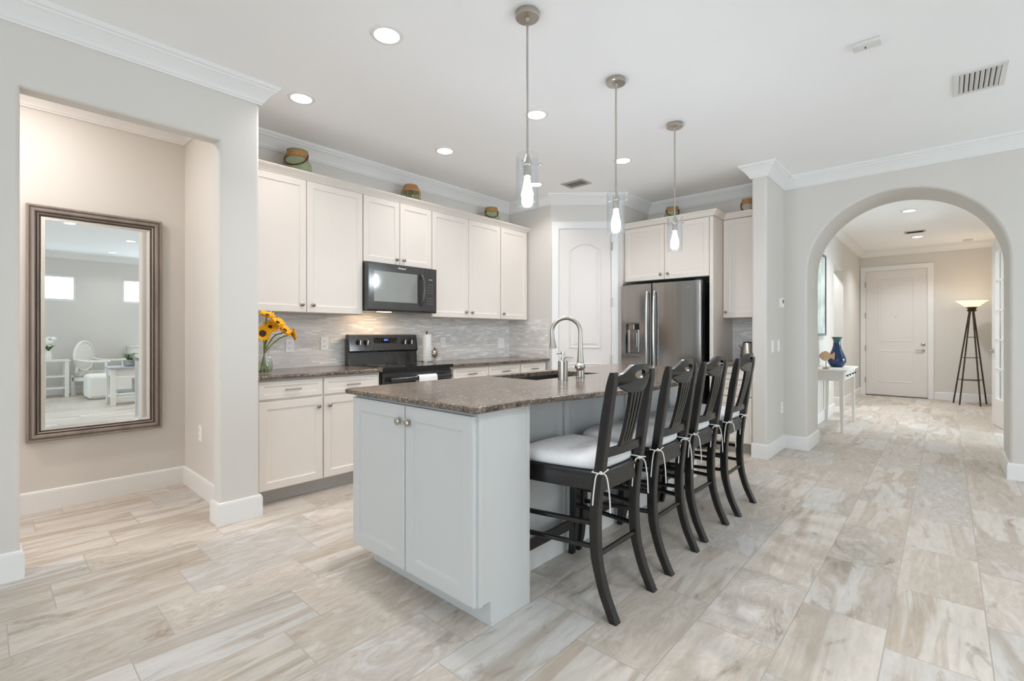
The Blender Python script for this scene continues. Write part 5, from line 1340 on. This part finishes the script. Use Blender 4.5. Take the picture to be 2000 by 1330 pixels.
# end table in the foreground of the mirror
o3 = (1.75, -1.2, 0)
t = thing('end_table', 'white end table with grey top and lower shelf, right in the mirror', 'end table', o3)
ex0, ex1, ey0, ey1 = 1.44, 2.04, -1.72, -1.22
mb = MB(o3); mb.box(ex0 - 0.03, ex1 + 0.03, ey0 - 0.03, ey1 + 0.03, 0.615, 0.645, 0.004); mb.build('tabletop', M['greytop'], t, angle=0.3)
four_legs(t, o3, ex0, ex1, ey0, ey1, 0.615, 0.065, M['whitewood'])
mb = MB(o3); mb.box(ex0 + 0.02, ex1 - 0.02, ey0 + 0.02, ey1 - 0.02, 0.49, 0.6145); mb.build('apron', M['whitewood'], t, angle=0.3)
mb = MB(o3); mb.box(ex0 + 0.02, ex1 - 0.02, ey0 + 0.02, ey1 - 0.02, 0.12, 0.15, 0.003); mb.build('shelf', M['whitewood'], t, angle=0.3)
t = thing('folded_throw', 'pale folded throw on the lower shelf of the end table, in the mirror', 'throw', (1.74, -1.47, 0.1505))
mb = MB(); mb.box(-0.22, 0.22, -0.17, 0.17, 0.0005, 0.05, 0.02, 3); mb.build('lower_fold', M['linen'], t); mb = MB(); mb.box(-0.2, 0.21, -0.15, 0.16, 0.0505, 0.085, 0.016, 3); mb.build('upper_fold', M['greytop'], t)
t = thing('patterned_vase', 'grey patterned pot on the lower shelf of the end table, in the mirror', 'vase', (1.82, -1.33, 0.2365))
mb = MB(); mb.lathe([(0, 0.0005), (0.075, 0.0005), (0.085, 0.03), (0.085, 0.19), (0.078, 0.195), (0.076, 0.03), (0, 0.02)], n=24); mb.build('vessel', M['basket'], t)
mb = MB(); mb.lathe([(0.0845, 0.186), (0.09, 0.19), (0.09, 0.2), (0.078, 0.2), (0.077, 0.19)], n=24); mb.build('rim', M['silver'], t)
t = thing('potted_plant', 'small green fern in a grey pot on the end table, in the mirror', 'plant', (1.72, -1.40, 0.6455))
mb = MB(); mb.lathe([(0, 0.0005), (0.07, 0.0005), (0.09, 0.02), (0.095, 0.10), (0.088, 0.11), (0.08, 0.10), (0, 0.095)], n=24); mb.build('pot', M['pot'], t)
mb = MB(); rr_ = random.Random(3)
for k in range(46):
    a_ = rr_.uniform(0, 2 * PI); L_ = rr_.uniform(0.07, 0.15); h_ = rr_.uniform(0.10, 0.22)
    mb.tube([(0.02 * math.cos(a_), 0.02 * math.sin(a_), 0.09), (L_ * 0.5 * math.cos(a_), L_ * 0.5 * math.sin(a_), h_), (L_ * math.cos(a_), L_ * math.sin(a_), h_ - 0.01)], [0.004, 0.016, 0.002], 6, flat=0.25)
mb.build('foliage', M['plant'], t)
# drawer chest at the back wall
o3 = (2.5, -3.8, 0)
t = thing('drawer_chest', 'white drawer chest with dark knobs at the back wall, seen in the mirror', 'chest of drawers', o3)
mb = MB(o3); mb.box(2.10, 2.86, -4.02, -3.62, 0.05, 0.93, 0.004); mb.box(2.08, 2.88, -4.03, -3.60, 0.93, 0.955, 0.004); mb.build('body', M['whitewood'], t, angle=0.3)
four_legs(t, o3, 2.11, 2.85, -4.01, -3.63, 0.05, 0.05, M['whitewood'])
for k in range(4):
    z = 0.08 + k * 0.21; mb = MB(o3); mb.box(2.13, 2.83, -3.62, -3.605, z, z + 0.19, 0.003); d = mb.build('drawer', M['whitewood'], t, angle=0.3)
    for x in (2.30, 2.66):
        mb = MB(o3); mb.sphere((x, -3.592, z + 0.095), 0.017, u=10, v=8); mb.build('knob', M['bronze'], d)
